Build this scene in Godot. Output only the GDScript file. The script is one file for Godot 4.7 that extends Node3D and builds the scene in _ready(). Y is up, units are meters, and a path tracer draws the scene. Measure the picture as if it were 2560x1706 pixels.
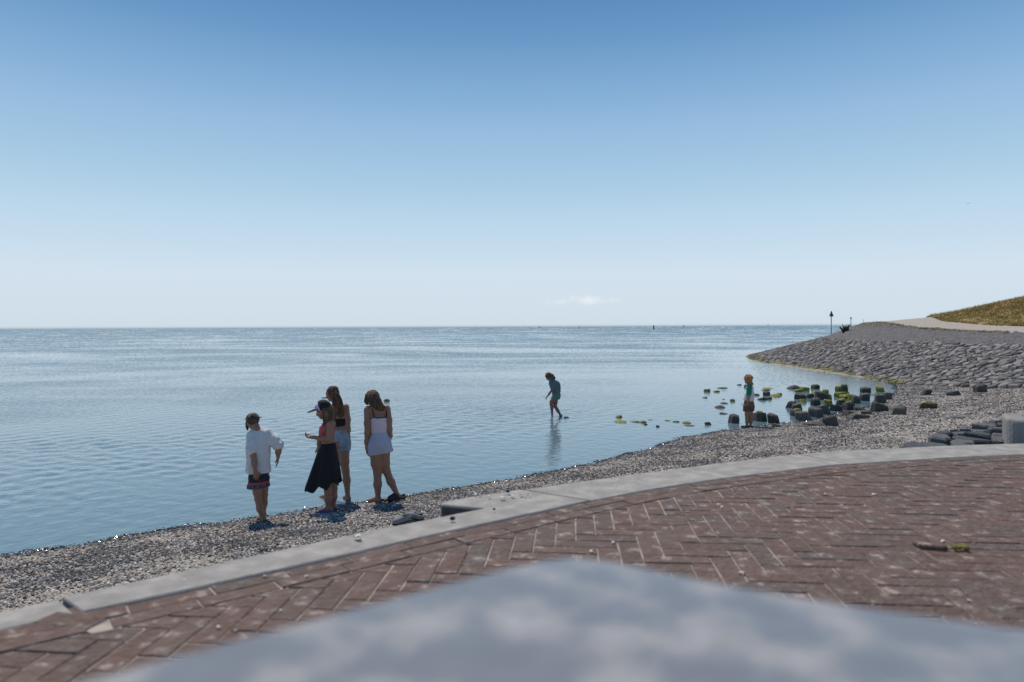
extends Node3D
# A pebble beach below a brick-paved quay, calm sea to the horizon, a stone-faced dike on the right, six children by the water.

var M := {}
var taken := {}
var rng := RandomNumberGenerator.new()

# ------------------------------------------------------------------ helpers
func numbered(called: String) -> String:
	if not taken.has(called):
		taken[called] = 0
		return called
	taken[called] += 1
	return "%s_%03d" % [called, taken[called]]

func tag(o: Node, label := "", category := "", group := "", kind := "") -> Node:
	if label: o.set_meta("label", label)
	if category: o.set_meta("category", category)
	if group: o.set_meta("group", group)
	if kind: o.set_meta("kind", kind)
	return o

func thing(called: String, at: Vector3, turn := 0.0) -> Node3D:
	var o := Node3D.new()
	o.name = numbered(called)
	add_child(o)
	o.position = at
	o.rotation.y = turn
	return o

func obj(called: String, mesh: Mesh, mat: Material, parent: Node = null, xf := Transform3D()) -> MeshInstance3D:
	var o := MeshInstance3D.new()
	o.mesh = mesh
	o.material_override = mat
	o.transform = xf
	if parent == null or parent == self:
		o.name = numbered(called)
		add_child(o)
	else:
		o.name = called
		parent.add_child(o, true)
	return o

func lin(r: float, g: float, b: float) -> Color:
	return Color(r, g, b).linear_to_srgb()

func noise_tex(size: int, freq: float, octaves: int, seed_: int, ramp: Array, kind := FastNoiseLite.TYPE_SIMPLEX_SMOOTH, as_normal := false, strength := 4.0) -> NoiseTexture2D:
	var n := FastNoiseLite.new()
	n.seed = seed_
	n.noise_type = kind
	n.frequency = freq
	n.fractal_octaves = octaves
	n.fractal_type = FastNoiseLite.FRACTAL_FBM if octaves > 1 else FastNoiseLite.FRACTAL_NONE
	var t := NoiseTexture2D.new()
	t.width = size
	t.height = size
	t.seamless = true
	t.noise = n
	if as_normal:
		t.as_normal_map = true
		t.bump_strength = strength
	elif ramp.size() > 0:
		var g := Gradient.new()
		var offs := PackedFloat32Array()
		var cols := PackedColorArray()
		for e in ramp:
			offs.append(e[0])
			cols.append(e[1])
		g.offsets = offs
		g.colors = cols
		t.color_ramp = g
	return t

func mat(color: Color, rough := 0.9, tex: Texture2D = null, scale := 1.0, world := true) -> StandardMaterial3D:
	var m := StandardMaterial3D.new()
	m.albedo_color = color
	m.roughness = rough
	if tex:
		m.albedo_texture = tex
		m.uv1_triplanar = true
		m.uv1_world_triplanar = world
		m.uv1_scale = Vector3.ONE * scale
	return m

func bump(m: StandardMaterial3D, tex: Texture2D, strength := 1.0) -> StandardMaterial3D:
	m.normal_enabled = true
	m.normal_texture = tex
	m.normal_scale = strength
	return m

func arrays_mesh(v: PackedVector3Array, n: PackedVector3Array, idx: PackedInt32Array, c := PackedColorArray()) -> ArrayMesh:
	var a := []
	a.resize(Mesh.ARRAY_MAX)
	a[Mesh.ARRAY_VERTEX] = v
	if n.size() > 0: a[Mesh.ARRAY_NORMAL] = n
	if c.size() > 0: a[Mesh.ARRAY_COLOR] = c
	a[Mesh.ARRAY_INDEX] = idx
	var m := ArrayMesh.new()
	m.add_surface_from_arrays(Mesh.PRIMITIVE_TRIANGLES, a)
	return m

func tri(st: SurfaceTool, a: Vector3, b: Vector3, c: Vector3, out: Vector3) -> void:
	# a triangle whose front looks along out
	var n := (c - a).cross(b - a)
	if n.dot(out) < 0.0:
		var t := b
		b = c
		c = t
		n = -n
	n = n.normalized()
	st.set_normal(n); st.add_vertex(a)
	st.set_normal(n); st.add_vertex(b)
	st.set_normal(n); st.add_vertex(c)

func quad(st: SurfaceTool, a: Vector3, b: Vector3, c: Vector3, d: Vector3, out: Vector3) -> void:
	tri(st, a, b, c, out)
	tri(st, a, c, d, out)

func new_st() -> SurfaceTool:
	var st := SurfaceTool.new()
	st.begin(Mesh.PRIMITIVE_TRIANGLES)
	return st

# a flat polygon raised into a solid: lower ring, upper ring, then a bevelled top
func prism(st: SurfaceTool, poly: PackedVector2Array, y0: float, y1: float, bev: float, lift = null, bottom := false) -> void:
	var n := poly.size()
	if n < 3: return
	var c := Vector2.ZERO
	for p in poly: c += p
	c /= n
	var inner := PackedVector2Array()
	for i in n:
		var p := poly[i]
		var e0 := (p - poly[(i + n - 1) % n]).normalized()
		var e1 := (poly[(i + 1) % n] - p).normalized()
		var inw := (c - p)
		var nn := (Vector2(-e0.y, e0.x) + Vector2(-e1.y, e1.x))
		if nn.length() < 0.05: nn = inw
		nn = nn.normalized()
		if nn.dot(inw) < 0.0 and Geometry2D.is_point_in_polygon(p - nn * 0.001, poly): nn = -nn
		elif not Geometry2D.is_point_in_polygon(p + nn * bev * 0.3, poly): nn = -nn
		inner.append(p + nn * bev)
	var top := []
	for i in n:
		var yy := y1
		if lift != null: yy += lift.call(inner[i])
		top.append(Vector3(inner[i].x, yy, inner[i].y))
	for i in n:
		var j := (i + 1) % n
		var a := Vector3(poly[i].x, y0, poly[i].y)
		var b := Vector3(poly[j].x, y0, poly[j].y)
		var hi := Vector3(poly[i].x, (top[i] as Vector3).y - bev, poly[i].y)
		var hj := Vector3(poly[j].x, (top[j] as Vector3).y - bev, poly[j].y)
		var e := b - a
		var out := Vector3(e.z, 0, -e.x)
		var mid := (poly[i] + poly[j]) * 0.5
		if Geometry2D.is_point_in_polygon(mid + Vector2(out.x, out.z).normalized() * 0.0008, poly): out = -out
		quad(st, a, b, hj, hi, out)
		quad(st, hi, hj, top[j], top[i], out.normalized() + Vector3.UP)
	var tri_i := Geometry2D.triangulate_polygon(inner)
	if tri_i.is_empty() and n >= 3:
		for i in range(1, n - 1):
			tri(st, top[0], top[i], top[i + 1], Vector3.UP)
	for k in range(0, tri_i.size(), 3):
		tri(st, top[tri_i[k]], top[tri_i[k + 1]], top[tri_i[k + 2]], Vector3.UP)
		if bottom:
			var q := [poly[tri_i[k]], poly[tri_i[k + 1]], poly[tri_i[k + 2]]]
			tri(st, Vector3(q[0].x, y0, q[0].y), Vector3(q[1].x, y0, q[1].y), Vector3(q[2].x, y0, q[2].y), Vector3.DOWN)

func tube(st: SurfaceTool, pts: Array, rs: Array, sides := 8, caps := true) -> void:
	var rings := []
	for i in pts.size():
		var d: Vector3 = (pts[mini(i + 1, pts.size() - 1)] - pts[maxi(i - 1, 0)]).normalized()
		var u := d.cross(Vector3.UP if absf(d.y) < 0.9 else Vector3.RIGHT).normalized()
		var w := u.cross(d)
		var ring := []
		for s in sides:
			var a := TAU * s / sides
			ring.append([pts[i] + (u * cos(a) + w * sin(a)) * rs[i], u * cos(a) + w * sin(a)])
		rings.append(ring)
	for i in pts.size() - 1:
		for s in sides:
			var t := (s + 1) % sides
			quad(st, rings[i][s][0], rings[i][t][0], rings[i + 1][t][0], rings[i + 1][s][0], rings[i][s][1] + rings[i][t][1])
	if caps:
		for e in [0, pts.size() - 1]:
			var out: Vector3 = (pts[e] - pts[1 if e == 0 else e - 1])
			for s in range(1, sides - 1):
				tri(st, rings[e][0][0], rings[e][s][0], rings[e][s + 1][0], out)

# ------------------------------------------------------------------ soft bodies from joined distances
class Soft:
	var prims := []
	var cuts := []
	var ripple: FastNoiseLite
	var ripple_amp := 0.0
	var ripple_scale := Vector3.ONE

	func cap(a: Vector3, b: Vector3, ra: float, rb: float, k := 0.03, fn := Vector3.ZERO, ff := 1.0) -> void:
		prims.append([0, a, b, ra, rb, k, fn, ff])

	func limb(pts: Array, rs: Array, k := 0.03) -> void:
		for i in pts.size() - 1:
			cap(pts[i], pts[i + 1], rs[i], rs[i + 1], k)

	func ell(c: Vector3, b: Basis, r: Vector3, k := 0.03) -> void:
		prims.append([1, c, b.inverse(), r, 0.0, k])

	func cut(p: Vector3, n: Vector3) -> void:
		cuts.append([p, n.normalized()])

	func add_to(acc: Dictionary, h: float, col = null) -> void:
		var lo := Vector3.ONE * 1e9
		var hi := -lo
		var pad := h * 4.0
		for q in prims:
			if q[0] == 0:
				var r: float = maxf(q[3], q[4])
				for e in [q[1], q[2]]:
					lo = lo.min(e - Vector3.ONE * (r + pad))
					hi = hi.max(e + Vector3.ONE * (r + pad))
			else:
				var r2: float = maxf(maxf(q[3].x, q[3].y), q[3].z)
				lo = lo.min(q[1] - Vector3.ONE * (r2 + pad))
				hi = hi.max(q[1] + Vector3.ONE * (r2 + pad))
		var nx := int((hi.x - lo.x) / h) + 2
		var ny := int((hi.y - lo.y) / h) + 2
		var nz := int((hi.z - lo.z) / h) + 2
		var d := PackedFloat32Array()
		d.resize(nx * ny * nz)
		d.fill(9.0)
		for q in prims:
			var k: float = q[5]
			var m := k + h * 3.0
			var plo: Vector3
			var phi: Vector3
			if q[0] == 0:
				var r: float = maxf(q[3], q[4]) + m
				plo = q[1].min(q[2]) - Vector3.ONE * r
				phi = q[1].max(q[2]) + Vector3.ONE * r
			else:
				var r2: float = maxf(maxf(q[3].x, q[3].y), q[3].z) + m
				plo = q[1] - Vector3.ONE * r2
				phi = q[1] + Vector3.ONE * r2
			var i0 := maxi(0, int((plo.x - lo.x) / h))
			var i1 := mini(nx - 1, int((phi.x - lo.x) / h) + 1)
			var j0 := maxi(0, int((plo.y - lo.y) / h))
			var j1 := mini(ny - 1, int((phi.y - lo.y) / h) + 1)
			var k0 := maxi(0, int((plo.z - lo.z) / h))
			var k1 := mini(nz - 1, int((phi.z - lo.z) / h) + 1)
			if q[0] == 0:
				var a: Vector3 = q[1]
				var ba: Vector3 = q[2] - a
				var fn: Vector3 = q[6]
				var fs: float = 1.0 / q[7] - 1.0
				ba += fn * ba.dot(fn) * fs
				var bb := maxf(ba.length_squared(), 1e-9)
				var ra: float = q[3]
				var rb: float = q[4]
				for kz in range(k0, k1 + 1):
					for jy in range(j0, j1 + 1):
						var at := (kz * ny + jy) * nx
						for ix in range(i0, i1 + 1):
							var p := Vector3(lo.x + ix * h, lo.y + jy * h, lo.z + kz * h) - a
							p += fn * (p.dot(fn) * fs)
							var t := clampf(p.dot(ba) / bb, 0.0, 1.0)
							var e := (p - ba * t).length() - (ra + (rb - ra) * t)
							var o := d[at + ix]
							var hh := maxf(k - absf(o - e), 0.0) / k
							d[at + ix] = minf(o, e) - hh * hh * k * 0.25
			else:
				var c: Vector3 = q[1]
				var inv: Basis = q[2]
				var rr: Vector3 = q[3]
				var mr := minf(minf(rr.x, rr.y), rr.z)
				for kz in range(k0, k1 + 1):
					for jy in range(j0, j1 + 1):
						var at := (kz * ny + jy) * nx
						for ix in range(i0, i1 + 1):
							var p := inv * (Vector3(lo.x + ix * h, lo.y + jy * h, lo.z + kz * h) - c) / rr
							var e := (p.length() - 1.0) * mr
							var o := d[at + ix]
							var hh := maxf(k - absf(o - e), 0.0) / k
							d[at + ix] = minf(o, e) - hh * hh * k * 0.25
		if ripple_amp > 0.0 or not cuts.is_empty():
			for kz in nz:
				for jy in ny:
					var at := (kz * ny + jy) * nx
					for ix in nx:
						var o := d[at + ix]
						if o > h * 4.0: continue
						var p := Vector3(lo.x + ix * h, lo.y + jy * h, lo.z + kz * h)
						if ripple_amp > 0.0 and o > -h * 4.0:
							o += ripple_amp * ripple.get_noise_3dv(p * ripple_scale)
						for c in cuts:
							o = maxf(o, (p - c[0]).dot(c[1]))
						d[at + ix] = o
		# surface nets
		var vs: PackedVector3Array = acc.v
		var ns: PackedVector3Array = acc.n
		var cs: PackedColorArray = acc.c
		var ids: PackedInt32Array = acc.i
		var idx := PackedInt32Array()
		idx.resize(nx * ny * nz)
		idx.fill(-1)
		var sx := 1
		var sy := nx
		var sz := nx * ny
		for kz in nz - 1:
			for jy in ny - 1:
				var at := (kz * ny + jy) * nx
				for ix in nx - 1:
					var i := at + ix
					var d0 := d[i]
					if absf(d0) > h * 2.6: continue
					var d1 := d[i + sx]
					var d2 := d[i + sy]
					var d3 := d[i + sx + sy]
					var d4 := d[i + sz]
					var d5 := d[i + sx + sz]
					var d6 := d[i + sy + sz]
					var d7 := d[i + sx + sy + sz]
					var neg := int(d0 < 0) + int(d1 < 0) + int(d2 < 0) + int(d3 < 0) + int(d4 < 0) + int(d5 < 0) + int(d6 < 0) + int(d7 < 0)
					if neg == 0 or neg == 8: continue
					var s := Vector3.ZERO
					var n := 0
					if (d0 < 0) != (d1 < 0): s += Vector3(d0 / (d0 - d1), 0, 0); n += 1
					if (d2 < 0) != (d3 < 0): s += Vector3(d2 / (d2 - d3), 1, 0); n += 1
					if (d4 < 0) != (d5 < 0): s += Vector3(d4 / (d4 - d5), 0, 1); n += 1
					if (d6 < 0) != (d7 < 0): s += Vector3(d6 / (d6 - d7), 1, 1); n += 1
					if (d0 < 0) != (d2 < 0): s += Vector3(0, d0 / (d0 - d2), 0); n += 1
					if (d1 < 0) != (d3 < 0): s += Vector3(1, d1 / (d1 - d3), 0); n += 1
					if (d4 < 0) != (d6 < 0): s += Vector3(0, d4 / (d4 - d6), 1); n += 1
					if (d5 < 0) != (d7 < 0): s += Vector3(1, d5 / (d5 - d7), 1); n += 1
					if (d0 < 0) != (d4 < 0): s += Vector3(0, 0, d0 / (d0 - d4)); n += 1
					if (d1 < 0) != (d5 < 0): s += Vector3(1, 0, d1 / (d1 - d5)); n += 1
					if (d2 < 0) != (d6 < 0): s += Vector3(0, 1, d2 / (d2 - d6)); n += 1
					if (d3 < 0) != (d7 < 0): s += Vector3(1, 1, d3 / (d3 - d7)); n += 1
					var p := lo + (Vector3(ix, jy, kz) + s / n) * h
					idx[i] = vs.size()
					vs.append(p)
					ns.append(Vector3(d1 + d3 + d5 + d7 - d0 - d2 - d4 - d6, d2 + d3 + d6 + d7 - d0 - d1 - d4 - d5, d4 + d5 + d6 + d7 - d0 - d1 - d2 - d3).normalized())
					cs.append(col.call(p) if col != null else Color.WHITE)
		for kz in range(1, nz - 1):
			for jy in range(1, ny - 1):
				var at := (kz * ny + jy) * nx
				for ix in range(1, nx - 1):
					var i := at + ix
					var d0 := d[i]
					if absf(d0) > h * 2.6: continue
					var inside := d0 < 0
					for ax in 3:
						var s1: int = [sx, sy, sz][ax]
						if (d[i + s1] < 0) == inside: continue
						var u: int = [sy, sz, sx][ax]
						var w: int = [sz, sx, sy][ax]
						var a := idx[i - u - w]
						var b := idx[i - w]
						var c := idx[i]
						var e := idx[i - u]
						if a < 0 or b < 0 or c < 0 or e < 0: continue
						if inside:
							ids.append_array(PackedInt32Array([a, c, b, a, e, c]))
						else:
							ids.append_array(PackedInt32Array([a, b, c, a, c, e]))
		acc.v = vs
		acc.n = ns
		acc.c = cs
		acc.i = ids

func fresh() -> Dictionary:
	return {"v": PackedVector3Array(), "n": PackedVector3Array(), "c": PackedColorArray(), "i": PackedInt32Array()}

func soft_mesh(acc: Dictionary) -> ArrayMesh:
	return arrays_mesh(acc.v, acc.n, acc.i, acc.c)

const SEA_SLOPE := 0.036

func _ready() -> void:
	# camera
	var cam := Camera3D.new()
	cam.name = "camera"
	cam.fov = 52.2
	cam.near = 0.05
	cam.far = 40000.0
	cam.position = Vector3(0, 2.5, 0)
	cam.basis = Basis(Vector3.RIGHT, deg_to_rad(-1.168)) * Basis(Vector3.BACK, deg_to_rad(-0.257))
	var lens := CameraAttributesPhysical.new()
	lens.frustum_focal_length = 24.495
	lens.frustum_focus_distance = 9.6
	lens.exposure_aperture = 2.8
	cam.attributes = lens
	add_child(cam)
	cam.make_current()
	# sky
	var sky := PanoramaSkyMaterial.new()
	sky.panorama = clear_sky()
	var env := Environment.new()
	env.background_mode = Environment.BG_SKY
	env.sky = Sky.new()
	env.sky.sky_material = sky
	env.tonemap_mode = Environment.TONE_MAPPER_LINEAR
	env.tonemap_exposure = 1.0
	env.sdfgi_enabled = true
	env.ssao_enabled = true
	env.ssil_enabled = true
	var we := WorldEnvironment.new()
	we.name = "environment"
	we.environment = env
	add_child(we)
	# sun: high, ahead and to the left
	var sun := DirectionalLight3D.new()
	sun.name = "sun"
	sun.light_color = Color(1.0, 0.95, 0.88)
	sun.light_energy = 1.15
	sun.light_angular_distance = 0.5
	sun.shadow_enabled = true
	var el := deg_to_rad(59.0)
	var az := deg_to_rad(-24.0)
	var to_sun := Vector3(sin(az) * cos(el), sin(el), -cos(az) * cos(el))
	add_child(sun)
	sun.look_at_from_position(to_sun * 50.0, Vector3.ZERO, Vector3.UP)
	# the place
	rng.seed = 1
	make_materials()
	make_shore()
	make_sea()
	make_beach()
	make_dike()
	make_quay()
	make_table()
	make_apron()
	make_pebbles()
	make_rocks()
	make_marks()
	print("setting ", Time.get_ticks_msec())
	make_boy_in_cap()
	make_girl_in_skirt()
	make_girl_in_denim()
	make_girl_in_shorts()
	make_girl_wading()
	make_boy_standing()
	make_small()
	print("done ", Time.get_ticks_msec())

# colour of the clear sky by height above the horizon in degrees
const SKY := [[-90.0, 0.30, 0.36, 0.40], [-0.5, 0.45, 0.52, 0.56], [0.0, 0.805, 0.862, 0.905], [1.0, 0.818, 0.872, 0.915], [4.2, 0.822, 0.882, 0.932], [6.0, 0.782, 0.866, 0.932], [8.5, 0.735, 0.842, 0.920], [11.1, 0.672, 0.802, 0.898], [13.6, 0.622, 0.766, 0.884], [16.0, 0.580, 0.728, 0.868], [19.2, 0.500, 0.666, 0.828], [22.2, 0.420, 0.600, 0.782], [25.1, 0.365, 0.550, 0.740], [32.0, 0.300, 0.480, 0.680], [50.0, 0.235, 0.395, 0.590], [90.0, 0.200, 0.345, 0.530]]

func clear_sky() -> ImageTexture:
	var w := 2048
	var h := 1024
	var im := Image.create_empty(w, h, false, Image.FORMAT_RGBF)
	for j in h:
		var el := 90.0 - (j + 0.5) * 180.0 / h
		var c := Color()
		for k in SKY.size() - 1:
			if el >= SKY[k][0] and el <= SKY[k + 1][0]:
				var f: float = (el - SKY[k][0]) / (SKY[k + 1][0] - SKY[k][0])
				c = Color(lerpf(SKY[k][1], SKY[k + 1][1], f), lerpf(SKY[k][2], SKY[k + 1][2], f), lerpf(SKY[k][3], SKY[k + 1][3], f)).srgb_to_linear()
		im.fill_rect(Rect2i(0, j, w, 1), c)
	# one thin low cloud over the sea
	var n := FastNoiseLite.new()
	n.seed = 2
	n.frequency = 0.12
	n.fractal_octaves = 4
	var cx := int(5.65 / 360.0 * w)
	var cy := int((90.0 - 2.05) / 180.0 * h)
	for j in range(-7, 6):
		for i in range(-26, 27):
			var u := i / 22.0
			var bell := maxf(0.0, 1.0 - u * u)
			var flr := 1.2 + 0.8 * n.get_noise_1d(i * 0.7)
			var top := -0.5 - 3.0 * bell * (0.6 + 1.0 * n.get_noise_1d(i * 1.3 + 50.0))
			var f := clampf((j - top) / 1.8, 0.0, 1.0) * clampf((flr - j) / 1.6, 0.0, 1.0) * bell
			var a := clampf(f * (0.8 + 1.0 * n.get_noise_2d(i * 1.0, j * 3.0)), 0.0, 1.0)
			var x := posmod(cx + i, w)
			im.set_pixel(x, cy + j, im.get_pixel(x, cy + j).lerp(Color(0.92, 0.93, 0.95), a * 0.55))
	return ImageTexture.create_from_image(im)

# ------------------------------------------------------------------ the lie of the land
const SHORE := [Vector2(-30, 12), Vector2(-22, 4), Vector2(-14, -2.6), Vector2(-9, -5.6), Vector2(-5.686, -7.671), Vector2(-4.843, -8.297), Vector2(-4.044, -8.836), Vector2(-3.432, -9.2), Vector2(-2.906, -9.56), Vector2(-2.066, -10.03), Vector2(-1.601, -10.3), Vector2(-0.874, -10.88), Vector2(0.015, -11.5), Vector2(0.943, -12.3), Vector2(1.843, -13.2), Vector2(2.931, -14.5), Vector2(3.746, -15.6), Vector2(4.766, -16.4), Vector2(6.44, -17.6), Vector2(7.7, -18.2), Vector2(8.737, -19.3), Vector2(11.29, -21.9), Vector2(14.0, -25.6), Vector2(15.6, -28.4), Vector2(16.3, -30), Vector2(16.5, -33), Vector2(16.6, -38), Vector2(16.6, -43), Vector2(17.3, -51), Vector2(19.3, -58), Vector2(22.5, -64), Vector2(28, -70), Vector2(38, -75), Vector2(70, -80), Vector2(70, 12)]
const SD0 := Vector2(-26, -84)
const SDN := Vector2i(142, 193)
var sd_grid := PackedFloat32Array()
var land_noise := FastNoiseLite.new()

func make_shore() -> void:
	land_noise.seed = 5
	land_noise.frequency = 0.35
	var poly := PackedVector2Array(SHORE)
	sd_grid.resize(SDN.x * SDN.y)
	for j in SDN.y:
		for i in SDN.x:
			var p := SD0 + Vector2(i, j) * 0.5
			var best := 1e9
			for k in poly.size() - 1:
				var a := poly[k]
				var ba := poly[k + 1] - a
				var t := clampf((p - a).dot(ba) / ba.length_squared(), 0.0, 1.0)
				best = minf(best, (p - a - ba * t).length_squared())
			sd_grid[j * SDN.x + i] = sqrt(best) * (1.0 if Geometry2D.is_point_in_polygon(p, poly) else -1.0)

func shore(x: float, z: float) -> float:
	# metres inland of the waterline; negative out at sea
	var u := clampf((x - SD0.x) * 2.0, 0.0, SDN.x - 1.001)
	var v := clampf((z - SD0.y) * 2.0, 0.0, SDN.y - 1.001)
	var i := int(u)
	var j := int(v)
	var fu := u - i
	var fv := v - j
	var k := j * SDN.x + i
	return lerpf(lerpf(sd_grid[k], sd_grid[k + 1], fu), lerpf(sd_grid[k + SDN.x], sd_grid[k + SDN.x + 1], fu), fv)

func ground_y(x: float, z: float) -> float:
	var s := shore(x, z) + 0.16 * land_noise.get_noise_2d(x * 3.0, z * 3.0)
	if s < 0.0: return maxf(s * 0.06, -1.2)
	var y := 0.1 * minf(s, 4.0) + 0.05 * maxf(0.0, minf(s, 12.0) - 4.0)
	return y + 0.05 * land_noise.get_noise_2d(x, z) * clampf(s - 0.5, 0.0, 1.0)

func zsmooth(curve: Array, per := 6) -> PackedVector2Array:
	# a Catmull-Rom line through the points
	var out := PackedVector2Array()
	for i in curve.size() - 1:
		var p0: Vector2 = curve[maxi(i - 1, 0)]
		var p1: Vector2 = curve[i]
		var p2: Vector2 = curve[i + 1]
		var p3: Vector2 = curve[mini(i + 2, curve.size() - 1)]
		for k in per:
			out.append(p1.cubic_interpolate(p2, p0, p3, float(k) / per))
	out.append(curve[-1])
	return out

# ------------------------------------------------------------------ sea
func make_sea() -> void:
	var gust := FastNoiseLite.new()
	gust.seed = 11
	gust.frequency = 1.0
	gust.fractal_octaves = 3
	var r2 := RandomNumberGenerator.new()
	r2.seed = 77
	var waves := []
	for wl in [0.19, 0.24, 0.3, 0.38, 0.48, 0.6]:
		for rep in 3:
			var ang := PI / 2.0 + r2.randf_range(-1.3, 1.3)
			var k: float = TAU / (wl * r2.randf_range(0.88, 1.14))
			waves.append([cos(ang) * k, sin(ang) * k, r2.randf() * TAU, SEA_SLOPE / k, wl])
	var rows := PackedFloat32Array()
	var r := 4.6
	while r < 12000.0:
		rows.append(r)
		r += maxf(0.035, r * r * 0.00036)
	rows.append(12000.0)
	var cols := 640
	var a0 := deg_to_rad(-48.0)
	var a1 := deg_to_rad(48.0)
	var v := PackedVector3Array()
	var n := PackedVector3Array()
	var ruffle := PackedFloat32Array()
	for ri in rows.size():
		var rad := rows[ri]
		var step := maxf(maxf(0.035, rad * rad * 0.00036), rad * (a1 - a0) / cols)
		var use := []
		for w in waves:
			var wl: float = w[4]
			var keep := clampf((wl / step - 2.2) / 2.0, 0.0, 1.0)
			if keep > 0.0: use.append([w[0], w[1], w[2], w[3] * keep])
		for ci in cols + 1:
			var a := lerpf(a0, a1, float(ci) / cols)
			var x := rad * sin(a)
			var z := -rad * cos(a)
			var s := -shore(x, z) if rad < 80.0 else 40.0
			var y := 0.0
			var gx := 0.0
			var gz := 0.0
			var rough := 0.0
			if s > -0.6:
				var calm := clampf((s - 0.1) / 5.0, 0.0, 1.0)
				calm = 0.26 + 0.74 * calm * calm
				var lee := clampf((x + 1.0 - (-z - 14.0) * 0.42) / 4.0, 0.0, 1.0) * clampf((42.0 + z) / 14.0, 0.0, 1.0)
				calm *= 1.0 - 0.72 * lee
				var warp := gust.get_noise_2d(x * 0.010 + 40.0, z * 0.010)
				var wind := 0.85 + 1.0 * gust.get_noise_2d(x * 0.022 + warp * 1.3, z * 0.075 + warp * 2.0) + 0.5 * gust.get_noise_2d(x * 0.11, z * 0.32 + 9.0)
				var amp := calm * clampf(wind, 0.12, 1.7)
				rough = amp * (0.55 + 0.45 * clampf(rad / 60.0, 0.0, 1.0)) + clampf(log(maxf(rad, 30.0) / 30.0) * 0.30, 0.0, 1.0)
				for w in use:
					var ph: float = w[0] * x + w[1] * z + w[2]
					var am: float = w[3] * amp
					y += am * sin(ph)
					var c := am * cos(ph)
					gx += c * w[0]
					gz += c * w[1]
				if s < 1.2:
					y *= clampf(s / 1.2, 0.0, 1.0)
			v.append(Vector3(x, y, z))
			n.append(Vector3(-gx, 1.0, -gz).normalized())
			ruffle.append(rough)
	# smooth water by the shore, water more and more ruffled by the wind farther out
	var lots := []
	for k in M.waters.size(): lots.append(PackedInt32Array())
	for ri in rows.size() - 1:
		for ci in cols:
			var k := ri * (cols + 1) + ci
			var p := v[k]
			if rows[ri] < 60.0 and shore(p.x, p.z) > 1.0: continue
			var lot := clampi(int(ruffle[k] * 3.2 + rng.randf_range(-0.7, 0.7)), 0, lots.size() - 1)
			lots[lot].append_array(PackedInt32Array([k, k + cols + 1, k + 1, k + 1, k + cols + 1, k + cols + 2]))
	var m := ArrayMesh.new()
	for k in lots.size():
		var src: PackedInt32Array = lots[k]
		if src.is_empty(): continue
		var now := PackedInt32Array()
		now.resize(v.size())
		now.fill(-1)
		var vv := PackedVector3Array()
		var nn := PackedVector3Array()
		for e in src.size():
			var at := src[e]
			if now[at] < 0:
				now[at] = vv.size()
				vv.append(v[at])
				nn.append(n[at])
			src[e] = now[at]
		var a := _arr(vv, src)
		a[Mesh.ARRAY_NORMAL] = nn
		m.add_surface_from_arrays(Mesh.PRIMITIVE_TRIANGLES, a)
		m.surface_set_material(m.get_surface_count() - 1, M.waters[k])
	var o := obj("sea", m, null)
	tag(o, "calm blue rippled sea stretching to the horizon", "sea", "", "structure")

func make_beach() -> void:
	var v := PackedVector3Array()
	var idx := PackedInt32Array()
	var x0 := -16.0
	var z0 := -46.0
	var nx := 190
	var nz := 190
	var dx := 46.0 / nx
	var dz := 45.0 / nz
	for j in nz + 1:
		for i in nx + 1:
			var x := x0 + i * dx
			var z := z0 + j * dz
			v.append(Vector3(x, ground_y(x, z) - 0.012, z))
	for j in nz:
		for i in nx:
			var k := j * (nx + 1) + i
			idx.append_array(PackedInt32Array([k, k + 1, k + nx + 1, k + 1, k + nx + 2, k + nx + 1]))
	var st := SurfaceTool.new()
	st.create_from_arrays(_arr(v, idx))
	st.generate_normals()
	tag(obj("beach", st.commit(), M.sand), "sloping beach of sand and shell grit", "beach", "", "structure")

func _arr(v: PackedVector3Array, idx: PackedInt32Array) -> Array:
	var a := []
	a.resize(Mesh.ARRAY_MAX)
	a[Mesh.ARRAY_VERTEX] = v
	a[Mesh.ARRAY_INDEX] = idx
	return a

func pebble_mesh(seed_: int, flat: float, jag: float) -> ArrayMesh:
	var r2 := RandomNumberGenerator.new()
	r2.seed = seed_
	var rings := 4
	var sides := 7
	var st := new_st()
	var pts := []
	for i in rings + 1:
		var ring := []
		var th := PI * i / rings
		for s in sides:
			var ph := TAU * s / sides + 0.3 * i
			var k := 1.0 + r2.randf_range(-jag, jag)
			ring.append(Vector3(sin(th) * cos(ph) * k, cos(th) * flat * (1.0 + r2.randf_range(-jag, jag)), sin(th) * sin(ph) * k * 0.78))
		pts.append(ring)
	for i in rings:
		for s in sides:
			var t := (s + 1) % sides
			var a: Vector3 = pts[i][s]
			var b: Vector3 = pts[i][t]
			var c: Vector3 = pts[i + 1][t]
			var d: Vector3 = pts[i + 1][s]
			if i > 0: tri(st, a, b, c, a + b + c)
			if i < rings - 1: tri(st, a, c, d, a + c + d)
	return st.commit()

const OUTER := [Vector2(-4.2, 0.6), Vector2(-2.6, -0.68), Vector2(-1.8, -1.31), Vector2(-1.269, -1.707), Vector2(-1.035, -1.905), Vector2(-0.517, -2.343), Vector2(-0.343, -2.476), Vector2(-0.267, -2.762), Vector2(-0.164, -2.845), Vector2(0.04, -2.965), Vector2(0.256, -3.085), Vector2(0.65, -3.31), Vector2(1.564, -3.77), Vector2(2.235, -3.95), Vector2(3.005, -4.077), Vector2(4.2, -4.15), Vector2(6.5, -4.1)]

func quay_edge(x: float) -> float:
	for i in OUTER.size() - 1:
		if x <= OUTER[i + 1].x:
			return lerpf(OUTER[i].y, OUTER[i + 1].y, clampf((x - OUTER[i].x) / (OUTER[i + 1].x - OUTER[i].x), 0.0, 1.0))
	return OUTER[-1].y

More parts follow.
